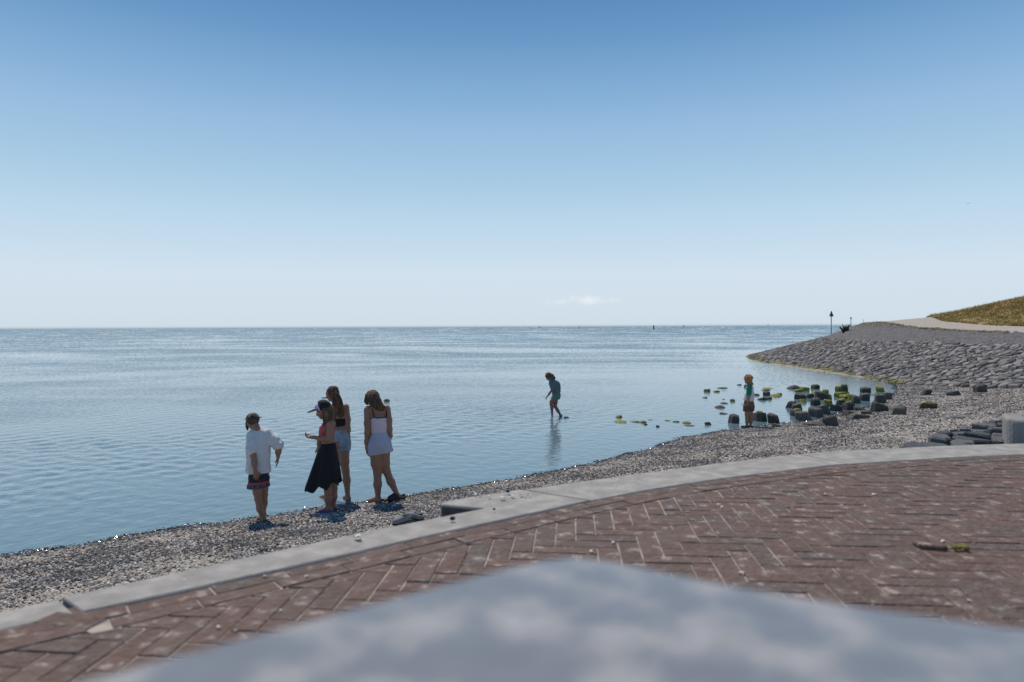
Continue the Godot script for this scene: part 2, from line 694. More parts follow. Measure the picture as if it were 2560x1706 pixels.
func make_pebbles() -> void:
	var r2 := RandomNumberGenerator.new()
	r2.seed = 91
	var patch := FastNoiseLite.new()
	patch.seed = 3
	patch.frequency = 0.55
	patch.fractal_octaves = 3
	var greys := [Color(0.028, 0.031, 0.038), Color(0.05, 0.054, 0.062), Color(0.085, 0.088, 0.096), Color(0.15, 0.15, 0.16), Color(0.20, 0.195, 0.20)]
	var pales := [Color(0.44, 0.40, 0.37), Color(0.58, 0.55, 0.51), Color(0.36, 0.31, 0.27), Color(0.70, 0.68, 0.65), Color(0.28, 0.25, 0.23), Color(0.50, 0.44, 0.39), Color(0.38, 0.27, 0.2)]
	var lists := [[], [], []]
	var want := [
		[Rect2(-9, -10.5, 10.5, 9.0), 2000, 0.008, 0.021],
		[Rect2(-2.5, -17.5, 9.5, 14.5), 1500, 0.009, 0.022],
		[Rect2(1.5, -30.5, 19.5, 14.0), 620, 0.012, 0.028],
		[Rect2(7.0, -17.0, 16.0, 11.5), 620, 0.012, 0.028]]
	for w in want:
		var box: Rect2 = w[0]
		var num := int(box.get_area() * w[1])
		for q in num:
			var x := box.position.x + r2.randf() * box.size.x
			var z := box.position.y + r2.randf() * box.size.y
			var s := shore(x, z)
			if s < -0.28 or z > quay_edge(x) - 0.25: continue
			if s < 0.0 and r2.randf() < -s * 3.0: continue
			if absf(x) > -z * 0.80 + 1.2: continue
			if x > 16.0 and s > 8.0 and x > 17.5: continue
			var pn := patch.get_noise_2d(x, z * 1.6)
			var dark := clampf(0.66 - 0.075 * minf(s, 5.0) + pn * 0.55 + 0.35 * patch.get_noise_2d(s * 2.6 + 70.0, x * 0.25), 0.1, 0.93)
			if r2.randf() > 0.36 + 0.7 * dark: continue
			var isd := r2.randf() < dark
			var c: Color = greys[r2.randi() % greys.size()] if isd else pales[r2.randi() % pales.size()]
			c = c * r2.randf_range(0.75, 1.25)
			var size: float = lerpf(w[2], w[3], pow(r2.randf(), 1.8)) * (1.0 if isd else 0.9)
			var b := Basis(Vector3.UP, r2.randf() * TAU) * Basis(Vector3.RIGHT, r2.randf_range(-0.5, 0.5)) * Basis(Vector3.BACK, r2.randf_range(-0.5, 0.5))
			b = b.scaled_local(Vector3(size, size * r2.randf_range(0.7, 1.3), size * r2.randf_range(0.7, 1.2)))
			var wet := s + 0.12 * pn < 0.16
			lists[2 if wet else r2.randi() % 2].append([Transform3D(b, Vector3(x, ground_y(x, z) - 0.008 + size * 0.12, z)), c])
	var kinds := [["pebbles", pebble_mesh(1, 0.55, 0.16), "loose dark and pale pebbles covering the beach", "pebbles"], ["shells", pebble_mesh(2, 0.3, 0.26), "broken flat mussel and cockle shells strewn over the beach", "shells"], ["wet_pebbles", pebble_mesh(5, 0.5, 0.2), "wet glistening pebbles along the waterline", "pebbles"]]
	for k in 3:
		var mm := MultiMesh.new()
		mm.transform_format = MultiMesh.TRANSFORM_3D
		mm.use_colors = true
		mm.mesh = kinds[k][1]
		mm.instance_count = lists[k].size()
		for i in lists[k].size():
			mm.set_instance_transform(i, lists[k][i][0])
			mm.set_instance_color(i, lists[k][i][1])
		var o := MultiMeshInstance3D.new()
		o.multimesh = mm
		o.material_override = M.wet_pebble if k == 2 else M.pebble
		o.name = kinds[k][0]
		add_child(o)
		tag(o, kinds[k][2], kinds[k][3], "", "stuff")
	print("pebbles ", lists[0].size() + lists[1].size() + lists[2].size())

# ------------------------------------------------------------------ dike with its stone facing
const FOOT := [Vector3(22, 0.9, -8), Vector3(18.6, 0.75, -15), Vector3(16.8, 0.42, -22.6), Vector3(16.25, 0.0, -29), Vector3(16.4, -0.12, -33), Vector3(16.6, -0.15, -38), Vector3(16.6, -0.15, -43), Vector3(17.3, -0.15, -51), Vector3(19.3, -0.15, -58), Vector3(22.5, -0.15, -64), Vector3(28, -0.15, -70), Vector3(38, -0.15, -75)]
# [metres inland, height] of the stones' upper edge, path edge, path's inner edge, grass crest
const BANDS := [
	[[6, 1.65], [9, 2.0], [13.5, 2.2], [23, 5.8]], [[6, 1.65], [9, 2.0], [13.5, 2.2], [23, 5.8]], [[6, 1.65], [9, 2.0], [13.5, 2.22], [23, 5.8]], [[6, 1.62], [9, 2.05], [13.5, 2.3], [23, 5.8]],
	[[6, 1.6], [9, 2.08], [13.5, 2.33], [23, 5.7]], [[6, 1.57], [9, 2.15], [13.5, 2.36], [23, 5.6]], [[6, 1.53], [9, 2.3], [13.5, 2.42], [23, 5.4]], [[6, 1.5], [9, 2.74], [13.5, 2.7], [22, 5.0]],
	[[6, 1.48], [9, 2.66], [13.5, 3.1], [21, 4.6]], [[6, 1.45], [9, 2.4], [13.5, 2.9], [19, 3.9]], [[6, 1.45], [9, 2.3], [13, 2.8], [17, 3.5]], [[6, 1.4], [9, 2.2], [13, 2.7], [16, 3.3]]]

func rail(s: float) -> Array:
	# foot point and the inland direction at a place along the dike
	var i := clampi(int(s), 0, FOOT.size() - 2)
	var f := s - i
	var p: Vector3 = FOOT[i].cubic_interpolate(FOOT[i + 1], FOOT[maxi(i - 1, 0)], FOOT[mini(i + 2, FOOT.size() - 1)], f)
	var q: Vector3 = FOOT[i].cubic_interpolate(FOOT[i + 1], FOOT[maxi(i - 1, 0)], FOOT[mini(i + 2, FOOT.size() - 1)], f + 0.02)
	var d := Vector2(q.x - p.x, q.z - p.z).normalized()
	return [p, Vector3(-d.y, 0, d.x)]

func band(s: float, k: int) -> Array:
	var i := clampi(int(s), 0, BANDS.size() - 2)
	var f := s - i
	f = f * f * (3.0 - 2.0 * f)
	return [lerpf(BANDS[i][k][0], BANDS[i + 1][k][0], f), lerpf(BANDS[i][k][1], BANDS[i + 1][k][1], f)]

func dike_point(s: float, level: float) -> Vector3:
	# level 0 the foot, 1 the stones' upper edge, 2 the path's edge, 3 its inner edge, 4 the grass crest
	var r := rail(s)
	var a: Array = [0.0, r[0].y] if level < 1.0 else band(s, int(level) - 1)
	var k := mini(int(level), 3)
	if level >= 1.0: a = band(s, k - 1)
	var b := band(s, k)
	var f := level - k
	var rise := f
	if k == 3: rise = f * f * (3.0 - 2.0 * f) * 0.4 + f * 0.6
	var off: float = lerpf(a[0], b[0], f)
	var y: float = lerpf(a[1], b[1], rise)
	return Vector3(r[0].x, y, r[0].z) + r[1] * off

func dike_sheet(l0: float, l1: float, across: int, along: int, rough: float, sink := 0.0, grain := 1.5) -> ArrayMesh:
	var v := PackedVector3Array()
	var idx := PackedInt32Array()
	var n := FastNoiseLite.new()
	n.seed = 21
	n.frequency = 0.6
	n.fractal_octaves = 3
	for i in along + 1:
		for j in across + 1:
			var p := dike_point(11.0 * i / along, lerpf(l0, l1, float(j) / across))
			p.y += rough * n.get_noise_3dv(p * grain) - sink
			v.append(p)
	for i in along:
		for j in across:
			var k := i * (across + 1) + j
			idx.append_array(PackedInt32Array([k, k + across + 1, k + 1, k + 1, k + across + 1, k + across + 2]))
	var st := SurfaceTool.new()
	st.create_from_arrays(_arr(v, idx))
	st.generate_normals()
	return st.commit()

func voronoi_cells(spots: PackedVector2Array, reach: float) -> Array:
	# the cell of each spot, clipped by its near neighbours
	var out := []
	var bins := {}
	for i in spots.size():
		var key := Vector2i((spots[i] / reach).floor())
		if not bins.has(key): bins[key] = []
		bins[key].append(i)
	for i in spots.size():
		var p := spots[i]
		var poly: Array = [p + Vector2(-reach, -reach), p + Vector2(reach, -reach), p + Vector2(reach, reach), p + Vector2(-reach, reach)]
		var key := Vector2i((p / reach).floor())
		for dy in range(-2, 3):
			for dx in range(-2, 3):
				for j in bins.get(key + Vector2i(dx, dy), []):
					if j == i: continue
					var q := spots[j]
					var nn := (q - p).normalized()
					var dist := (q - p).length() * 0.5
					if dist > reach * 1.4: continue
					var cut := []
					for e in poly.size():
						var a: Vector2 = poly[e]
						var b: Vector2 = poly[(e + 1) % poly.size()]
						var da := (a - p).dot(nn) - dist
						var db := (b - p).dot(nn) - dist
						if da <= 0: cut.append(a)
						if (da < 0) != (db < 0): cut.append(a.lerp(b, da / (da - db)))
					poly = cut
					if poly.size() < 3: break
		out.append(PackedVector2Array(poly))
	return out

func make_dike() -> void:
	var dike := thing("dike", Vector3.ZERO)
	tag(dike, "sea dike faced with grey stones below a paved path and dry grass bank", "dike", "", "structure")
	obj("bedding", dike_sheet(0.0, 1.02, 10, 60, 0.03, 0.16), M.bedding, dike)
	obj("asphalt_strip", dike_sheet(0.96, 2.0, 30, 420, 0.13, 0.0, 3.2), M.asphalt, dike)
	obj("path", dike_sheet(2.0, 3.0, 6, 90, 0.02), M.path, dike)
	obj("grass_bank", dike_sheet(3.0, 4.0, 20, 120, 0.22), M.turf, dike)
	# stones: spots in metres along and up the slope
	var r2 := RandomNumberGenerator.new()
	r2.seed = 12
	var lens := PackedFloat32Array([0.0])
	for i in range(1, 111):
		var a := dike_point(i * 0.1 - 0.1, 0.45)
		var b := dike_point(i * 0.1, 0.45)
		lens.append(lens[-1] + a.distance_to(b))
	var spots := PackedVector2Array()
	var step := 0.35
	var m_from := 8.0
	var m_to := lens[90]
	var rowi := 0
	var v := -0.1
	while v < 6.5:
		var u := m_from + (rowi % 2) * step * 0.5
		while u < m_to:
			spots.append(Vector2(u + r2.randf_range(-0.13, 0.13), v + r2.randf_range(-0.085, 0.085)))
			u += step * r2.randf_range(0.85, 1.3)
		v += 0.265
		rowi += 1
	var cells := voronoi_cells(spots, 0.7)
	var stones := []
	for i in cells.size():
		var poly: PackedVector2Array = cells[i]
		if poly.size() < 4: continue
		var ok := true
		var c := spots[i]
		var ring := []
		var gap := r2.randf_range(0.018, 0.045)
		var up := r2.randf_range(-0.015, 0.06)
		var tilt := Vector2(r2.randf_range(-0.14, 0.14), r2.randf_range(-0.14, 0.14))
		var base := []
		for p in poly:
			var q := p + (c - p).normalized() * gap * 1.2
			if q.y > 6.28 or q.y < -0.35 or (q - c).length() > 0.75: ok = false
			base.append(q)
		if not ok: continue
		stones.append([c, base, up, tilt])
	var world_at := func(q: Vector2, lift: float) -> Vector3:
		var k := clampi(lens.bsearch(q.x) - 1, 0, 109)
		var s := (k + clampf((q.x - lens[k]) / (lens[k + 1] - lens[k]), 0.0, 1.0)) * 0.1
		var p := dike_point(s, q.y / 6.2)
		return p + Vector3(0, lift, 0)
	var built := []
	for sn in stones:
		var c: Vector2 = sn[0]
		var mid: Vector3 = world_at.call(c, 0.0)
		var low := []
		var rim := []
		var top := []
		for q in sn[1]:
			var lift: float = 0.03 + sn[2] + (q - c).dot(sn[3])
			low.append(world_at.call(q + (q - c) * -0.04, -0.16) - mid)
			rim.append(world_at.call(q, lift - 0.035) - mid)
			top.append(world_at.call(q + (c - q) * 0.16, lift + r2.randf_range(-0.008, 0.012)) - mid)
		built.append([mid, low, rim, top])
	# which show largest: the nearest ones within the picture
	var order := range(built.size())
	var score := PackedFloat32Array()
	for b in built:
		var p: Vector3 = b[0]
		var dist: float = p.length()
		score.append(dist + (500.0 if p.x / -p.z > 0.745 or p.z > -10.0 else 0.0))
	order.sort_custom(func(a, b): return score[a] < score[b])
	var rest := []
	for k in M.stones.size(): rest.append(new_st())
	var algae := new_st()
	for rank in order.size():
		var b: Array = built[order[rank]]
		var p: Vector3 = b[0]
		var green := p.y < 0.07 + 0.2 * land_noise.get_noise_2d(p.x * 2.0, p.z * 2.0) and p.z < -26.0 and p.y > -0.2
		if rank < 300 and not green:
			var st := new_st()
			_stone(st, b[1], b[2], b[3], Vector3.ZERO)
			obj("stone", st.commit(), M.stones[order[rank] % M.stones.size()], dike, Transform3D(Basis(), p))
		else:
			_stone(algae if green else rest[order[rank] % rest.size()], b[1], b[2], b[3], p)
	for k in rest.size(): tag(obj("stone_facing", rest[k].commit(), M.stones[k], dike), "", "", "", "stuff")
	tag(obj("algae_stones", algae.commit(), M.algae, dike), "yellow green algae on the stones along the waterline", "", "", "stuff")
	print("stones ", built.size())
	# grass tufts on the bank and along the path's edges
	var tuft := grass_tuft(7)
	var xs := []
	for k in 22000:
		var s := r2.randf_range(4.0, 9.5)
		var l := 3.0 + pow(r2.randf(), 0.8) * 1.0
		var p := dike_point(s, l)
		if p.x / -p.z > 0.80: continue
		xs.append([p, r2.randf_range(0.12, 0.30) * (1.35 if r2.randf() < 0.12 else 1.0)])
	for k in 1700:
		var s := r2.randf_range(4.6, 8.6)
		var inner := r2.randf() < 0.45
		var l := (3.0 + absf(r2.randfn(0.0, 0.03))) if inner else (2.0 - absf(r2.randfn(0.0, 0.05)) * (2.6 if s > 6.7 else 1.0))
		xs.append([dike_point(s, l), r2.randf_range(0.08, 0.22 if inner else 0.15)])
	var mm := MultiMesh.new()
	mm.transform_format = MultiMesh.TRANSFORM_3D
	mm.use_colors = true
	mm.mesh = tuft
	mm.instance_count = xs.size()
	for i in xs.size():
		var sc: float = xs[i][1]
		mm.set_instance_transform(i, Transform3D(Basis(Vector3.UP, r2.randf() * TAU).scaled(Vector3.ONE * sc), xs[i][0] - Vector3(0, 0.03, 0)))
		var g := clampf(land_noise.get_noise_2d(xs[i][0].x * 1.2, xs[i][0].z * 1.2) + 0.35 + r2.randf_range(-0.3, 0.3), 0.0, 1.0)
		mm.set_instance_color(i, Color(0.52, 0.37, 0.17).lerp(Color(0.24, 0.23, 0.075), g) * r2.randf_range(0.8, 1.2))
	var go := MultiMeshInstance3D.new()
	go.multimesh = mm
	go.material_override = M.blade
	go.name = "grass"
	add_child(go)
	tag(go, "dry brown and olive grass covering the bank beside the path", "grass", "", "stuff")

func _stone(st: SurfaceTool, low: Array, rim: Array, top: Array, at: Vector3) -> void:
	var n := low.size()
	var c := Vector3.ZERO
	for t in top: c += t
	c = c / n + Vector3(0, 0.012, 0)
	for i in n:
		var j := (i + 1) % n
		var out: Vector3 = rim[i] + rim[j] - c * 2.0
		quad(st, low[i] + at, low[j] + at, rim[j] + at, rim[i] + at, out)
		quad(st, rim[i] + at, rim[j] + at, top[j] + at, top[i] + at, out + Vector3.UP * 0.3)
		tri(st, top[i] + at, top[j] + at, c + at, Vector3.UP)

func grass_tuft(blades: int) -> ArrayMesh:
	var r2 := RandomNumberGenerator.new()
	r2.seed = 8
	var st := new_st()
	for b in blades:
		var a := r2.randf() * TAU
		var d := Vector3(cos(a), 0, sin(a))
		var w := Vector3(-d.z, 0, d.x) * 0.05
		var foot := d * r2.randf_range(0.0, 0.45)
		var mid := foot + d * 0.15 + Vector3(0, r2.randf_range(0.45, 0.7), 0)
		var tip := mid + d * r2.randf_range(0.1, 0.5) + Vector3(0, r2.randf_range(0.2, 0.5), 0)
		quad(st, foot - w, foot + w, mid + w * 0.7, mid - w * 0.7, d)
		tri(st, mid - w * 0.7, mid + w * 0.7, tip, d)
	return st.commit()

# ------------------------------------------------------------------ quay: brick paving and kerb
const QUAY := 1.8
const INNER := [Vector2(-4.0, 0.8), Vector2(-2.45, -0.55), Vector2(-1.191, -1.603), Vector2(-1.055, -1.702), Vector2(-0.955, -1.778), Vector2(-0.785, -1.908), Vector2(-0.637, -2.025), Vector2(-0.475, -2.155), Vector2(-0.366, -2.246), Vector2(-0.244, -2.342), Vector2(-0.098, -2.455), Vector2(0.06, -2.58), Vector2(0.311, -2.772), Vector2(0.613, -2.978), Vector2(0.965, -3.175), Vector2(1.39, -3.37), Vector2(1.683, -3.49), Vector2(2.753, -3.735), Vector2(4.2, -3.82), Vector2(6.5, -3.75)]

func in_frame(p: Vector3) -> bool:
	var cam: Camera3D = $camera
	var q := cam.global_transform.affine_inverse() * p
	if q.z > -0.2: return false
	var t := tan(deg_to_rad(cam.fov) * 0.5)
	return absf(q.y / -q.z) < t and absf(q.x / -q.z) < t * 1.5015

func make_quay() -> void:
	var r2 := RandomNumberGenerator.new()
	r2.seed = 44
	var inner := zsmooth(INNER)
	# paving
	var pave := thing("pavement", Vector3(0, QUAY, 0))
	tag(pave, "quay floor of purple brown bricks laid in herringbone", "pavement", "", "structure")
	var bed := new_st()
	var field := PackedVector2Array(inner)
	field.append(Vector2(6.5, 3.0))
	field.append(Vector2(-4.0, 3.0))
	for k in range(0, 0): pass
	var ti := Geometry2D.triangulate_polygon(field)
	for k in range(0, ti.size(), 3):
		tri(bed, Vector3(field[ti[k]].x, -0.0035, field[ti[k]].y), Vector3(field[ti[k + 1]].x, -0.0035, field[ti[k + 1]].y), Vector3(field[ti[k + 2]].x, -0.0035, field[ti[k + 2]].y), Vector3.UP)
	obj("sand_bed", bed.commit(), M.joint_sand, pave)
	var W := 0.0672
	var joint := 0.0041
	# two courses laid along the kerb
	var bricks := []   # [polygon]
	var run := 0.0
	for course in 2:
		var off := 0.006 + course * W
		var line := PackedVector2Array()
		for i in inner.size():
			var d := (inner[mini(i + 1, inner.size() - 1)] - inner[maxi(i - 1, 0)]).normalized()
			line.append(inner[i] + Vector2(-d.y, d.x) * off)
		var c := Curve2D.new()
		for p in line: c.add_point(p)
		var tot := c.get_baked_length()
		var t := 0.07 * course
		while t < tot - 0.2:
			var a := c.sample_baked(t + joint * 0.5)
			var b := c.sample_baked(t + 0.2 - joint * 0.5)
			var nn := Vector2(-(b - a).y, (b - a).x).normalized() * (W - joint)
			bricks.append(PackedVector2Array([a, b, b + nn, a + nn]))
			t += 0.2
	# the herringbone field, cut where it meets them
	var lim := PackedVector2Array()
	for i in inner.size():
		var d := (inner[mini(i + 1, inner.size() - 1)] - inner[maxi(i - 1, 0)]).normalized()
		lim.append(inner[i] + Vector2(-d.y, d.x) * (0.008 + 2.0 * W))
	lim.append(Vector2(6.5, 1.2))
	lim.append(Vector2(-4.0, 1.2))
	var turn := deg_to_rad(4.9)
	var ex := Vector2(cos(turn), sin(turn))
	var ey := Vector2(sin(turn), -cos(turn))
	var org := Vector2(0.03, -1.0)
	for gy in range(-8, 60):
		for gx in range(-50, 75):
			var k := posmod(gx - gy, 6)
			var lo: Vector2
			var hi: Vector2
			if k == 0:
				lo = Vector2(gx, gy) * W
				hi = Vector2(gx + 3, gy + 1) * W
			elif k == 3:
				lo = Vector2(gx, gy - 2) * W
				hi = Vector2(gx + 1, gy + 1) * W
			else:
				continue
			lo += Vector2.ONE * joint * 0.5
			hi -= Vector2.ONE * joint * 0.5
			var mid := (lo + hi) * 0.5
			var wp := org + ex * mid.x + ey * mid.y
			if absf(wp.x) > -wp.y * 0.85 + 0.5 or wp.y > -0.75: continue
			var pts := PackedVector2Array()
			for q in [lo, Vector2(hi.x, lo.y), hi, Vector2(lo.x, hi.y)]:
				var jq: Vector2 = q + Vector2(r2.randf_range(-1, 1), r2.randf_range(-1, 1)) * 0.0012
				pts.append(org + ex * jq.x + ey * jq.y)
			var all_in := true
			for q in pts:
				if not Geometry2D.is_point_in_polygon(q, lim): all_in = false
			if not all_in:
				var parts := Geometry2D.intersect_polygons(pts, lim)
				if parts.is_empty() or parts[0].size() < 3: continue
				var area := 0.0
				var pp: PackedVector2Array = parts[0]
				for i in pp.size(): area += pp[i].cross(pp[(i + 1) % pp.size()])
				if absf(area) * 0.5 < 0.0004: continue
				for extra in range(1, parts.size()):
					if parts[extra].size() > 2: bricks.append(parts[extra])
				pts = pp
			bricks.append(pts)
	var order := []
	for i in bricks.size():
		var c := Vector2.ZERO
		for p in bricks[i]: c += p
		c /= bricks[i].size()
		var w3 := Vector3(c.x, QUAY, c.y)
		var hidden := Geometry2D.is_point_in_polygon(_onto(w3, 2.31), PackedVector2Array(SLAB))
		order.append([(0.0 if in_frame(w3) and not hidden else 100.0) + w3.distance_to(Vector3(0, 2.5, 0)), i, c])
	order.sort_custom(func(a, b): return a[0] < b[0])
	var rest := [new_st(), new_st(), new_st()]
	for rank in order.size():
		var i: int = order[rank][1]
		var c: Vector2 = order[rank][2]
		if absf(c.x) > -c.y * 0.85 + 0.6 or c.y > -0.7: continue
		var tone: int = r2.randi() % M.bricks.size()
		var dy := r2.randf_range(-0.0014, 0.0016)
		var tilt := Vector2(r2.randf_range(-0.012, 0.012), r2.randf_range(-0.014, 0.014))
		var single := rank < 300
		var st: SurfaceTool = new_st() if single else rest[tone % 3]
		var local := PackedVector2Array()
		for p in bricks[i]: local.append(p - c if single else p)
		var mid := Vector2.ZERO if single else c
		prism(st, local, -0.06, dy, 0.0024, func(q): return (q - mid).dot(tilt))
		if single: obj("brick", st.commit(), M.bricks[tone], pave, Transform3D(Basis(), Vector3(c.x, 0, c.y)))
	for k in 3: tag(obj("bricks_beyond", rest[k].commit(), M.bricks[k], pave), "", "", "", "stuff")
	print("bricks ", order.size())
	# kerb
	var kerb := thing("quay_kerb", Vector3(0, QUAY, 0))
	tag(kerb, "curved kerb of smooth grey concrete slabs edging the brick quay above the beach", "kerb")
	var ci := Curve2D.new()
	for p in inner: ci.add_point(p)
	var co := Curve2D.new()
	for p in zsmooth(OUTER.slice(0, 7)): co.add_point(p)
	var cw := Curve2D.new()
	for p in zsmooth(OUTER.slice(7)): cw.add_point(p)
	var seg := func(c: Curve2D, from: Vector2, to: Vector2) -> PackedVector2Array:
		var a := c.get_closest_offset(from)
		var b := c.get_closest_offset(to)
		var out := PackedVector2Array()
		var n := maxi(2, int(absf(b - a) / 0.12))
		for i in n + 1: out.append(c.sample_baked(lerpf(a, b, float(i) / n)))
		return out
	var g := 0.006
	var cuts := [[Vector2(-1.185, -1.80), Vector2(-1.068, -1.692)], [Vector2(0.038, -2.966), Vector2(0.311, -2.772)], [Vector2(1.555, -3.77), Vector2(1.69, -3.51)], [Vector2(3.9, -4.14), Vector2(3.95, -3.81)]]
	var slabs := []
	var A := PackedVector2Array(seg.call(co, Vector2(-4.2, 0.6), cuts[0][0] + Vector2(-0.002, 0.002)))
	A.append_array(seg.call(ci, cuts[0][1] + Vector2(-0.005, 0.004), Vector2(-4.0, 0.8)))
	slabs.append(A)
	var B := PackedVector2Array(seg.call(co, cuts[0][0] + Vector2(0.005, -0.004), Vector2(-0.343, -2.476)))
	for q in [Vector2(-0.267, -2.535), Vector2(-0.11, -2.655), Vector2(-0.276, -2.716), Vector2(-0.284, -2.724), Vector2(-0.284, -2.738), Vector2(-0.278, -2.752), Vector2(-0.266, -2.763)]: B.append(q)
	B.append_array(seg.call(cw, Vector2(-0.235, -2.79), cuts[1][0] - Vector2(g, -g)))
	B.append_array(seg.call(ci, cuts[1][1] - Vector2(g, -g), cuts[0][1] + Vector2(0.009, -0.007)))
	slabs.append(B)
	for k in [1, 2]:
		var S := PackedVector2Array(seg.call(cw, cuts[k][0] + Vector2(g, -g), cuts[k + 1][0] - Vector2(g, -g)))
		S.append_array(seg.call(ci, cuts[k + 1][1] - Vector2(g, -g), cuts[k][1] + Vector2(g, -g)))
		slabs.append(S)
	var E := PackedVector2Array(seg.call(cw, cuts[3][0] + Vector2(g, 0), Vector2(6.5, -4.1)))
	E.append_array(seg.call(ci, Vector2(6.5, -3.75), cuts[3][1] + Vector2(g, 0)))
	slabs.append(E)
	var lifts := [0.0015, 0.005, 0.003, 0.002, 0.003]
	for k in slabs.size():
		var st := new_st()
		prism(st, slabs[k], -0.5, lifts[k], 0.004)
		obj("kerb_slab", st.commit(), M.concrete, kerb)
	# a thin near-black panel covers the slab's notched end
	var end_panel := new_st()
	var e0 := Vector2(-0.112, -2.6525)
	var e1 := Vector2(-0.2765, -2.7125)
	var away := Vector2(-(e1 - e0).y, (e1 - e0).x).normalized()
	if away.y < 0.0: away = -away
	prism(end_panel, PackedVector2Array([e0 + away * 0.0005, e1 + away * 0.0005, e1 + away * 0.004, e0 + away * 0.004]), -0.48, -0.003, 0.001)
	obj("dark_end", end_panel.commit(), M.near_black, kerb)
	# the wall that carries it
	var wall := new_st()
	var back := PackedVector2Array()
	for p in OUTER:
		var q: Vector2 = p
		back.append(q + Vector2(0.05, 0.09))
	back.append(Vector2(6.5, 3.0))
	back.append(Vector2(-4.2, 3.0))
	prism(wall, back, -2.4, -0.51, 0.005)
	tag(obj("quay_wall", wall.commit(), M.concrete, self, Transform3D(Basis(), Vector3(0, QUAY, 0))), "concrete quay wall below the kerb, rising from the beach", "wall", "", "structure")

const SLAB := [Vector2(-0.62, -0.058), Vector2(-0.213, -0.384), Vector2(-0.01, -0.538), Vector2(0.022, -0.557), Vector2(0.05, -0.565), Vector2(0.078, -0.556), Vector2(0.108, -0.535), Vector2(0.163, -0.499), Vector2(0.236, -0.46), Vector2(0.316, -0.427), Vector2(0.5, -0.36), Vector2(0.86, -0.24), Vector2(0.86, 0.42), Vector2(0.1, 0.85), Vector2(-0.62, 0.42)]

func _onto(p: Vector3, y: float) -> Vector2:
	# where the sight line to p passes the height y
	var t := (2.5 - y) / (2.5 - p.y)
	return Vector2(p.x * t, p.z * t)

func make_table() -> void:
	var t := thing("stone_table", Vector3(0, QUAY, 0))
	tag(t, "polished mottled blue grey stone table top with a blunt corner above the paving", "table")
	var st := new_st()
	prism(st, PackedVector2Array(SLAB), 0.44, 0.513, 0.006, null, true)
	obj("table_top", st.commit(), M.slab, t)
	st = new_st()
	prism(st, PackedVector2Array([Vector2(-0.25, 0.0), Vector2(0.45, 0.0), Vector2(0.45, 0.5), Vector2(-0.25, 0.5)]), 0.0, 0.439, 0.005)
	obj("pedestal", st.commit(), M.concrete, t)

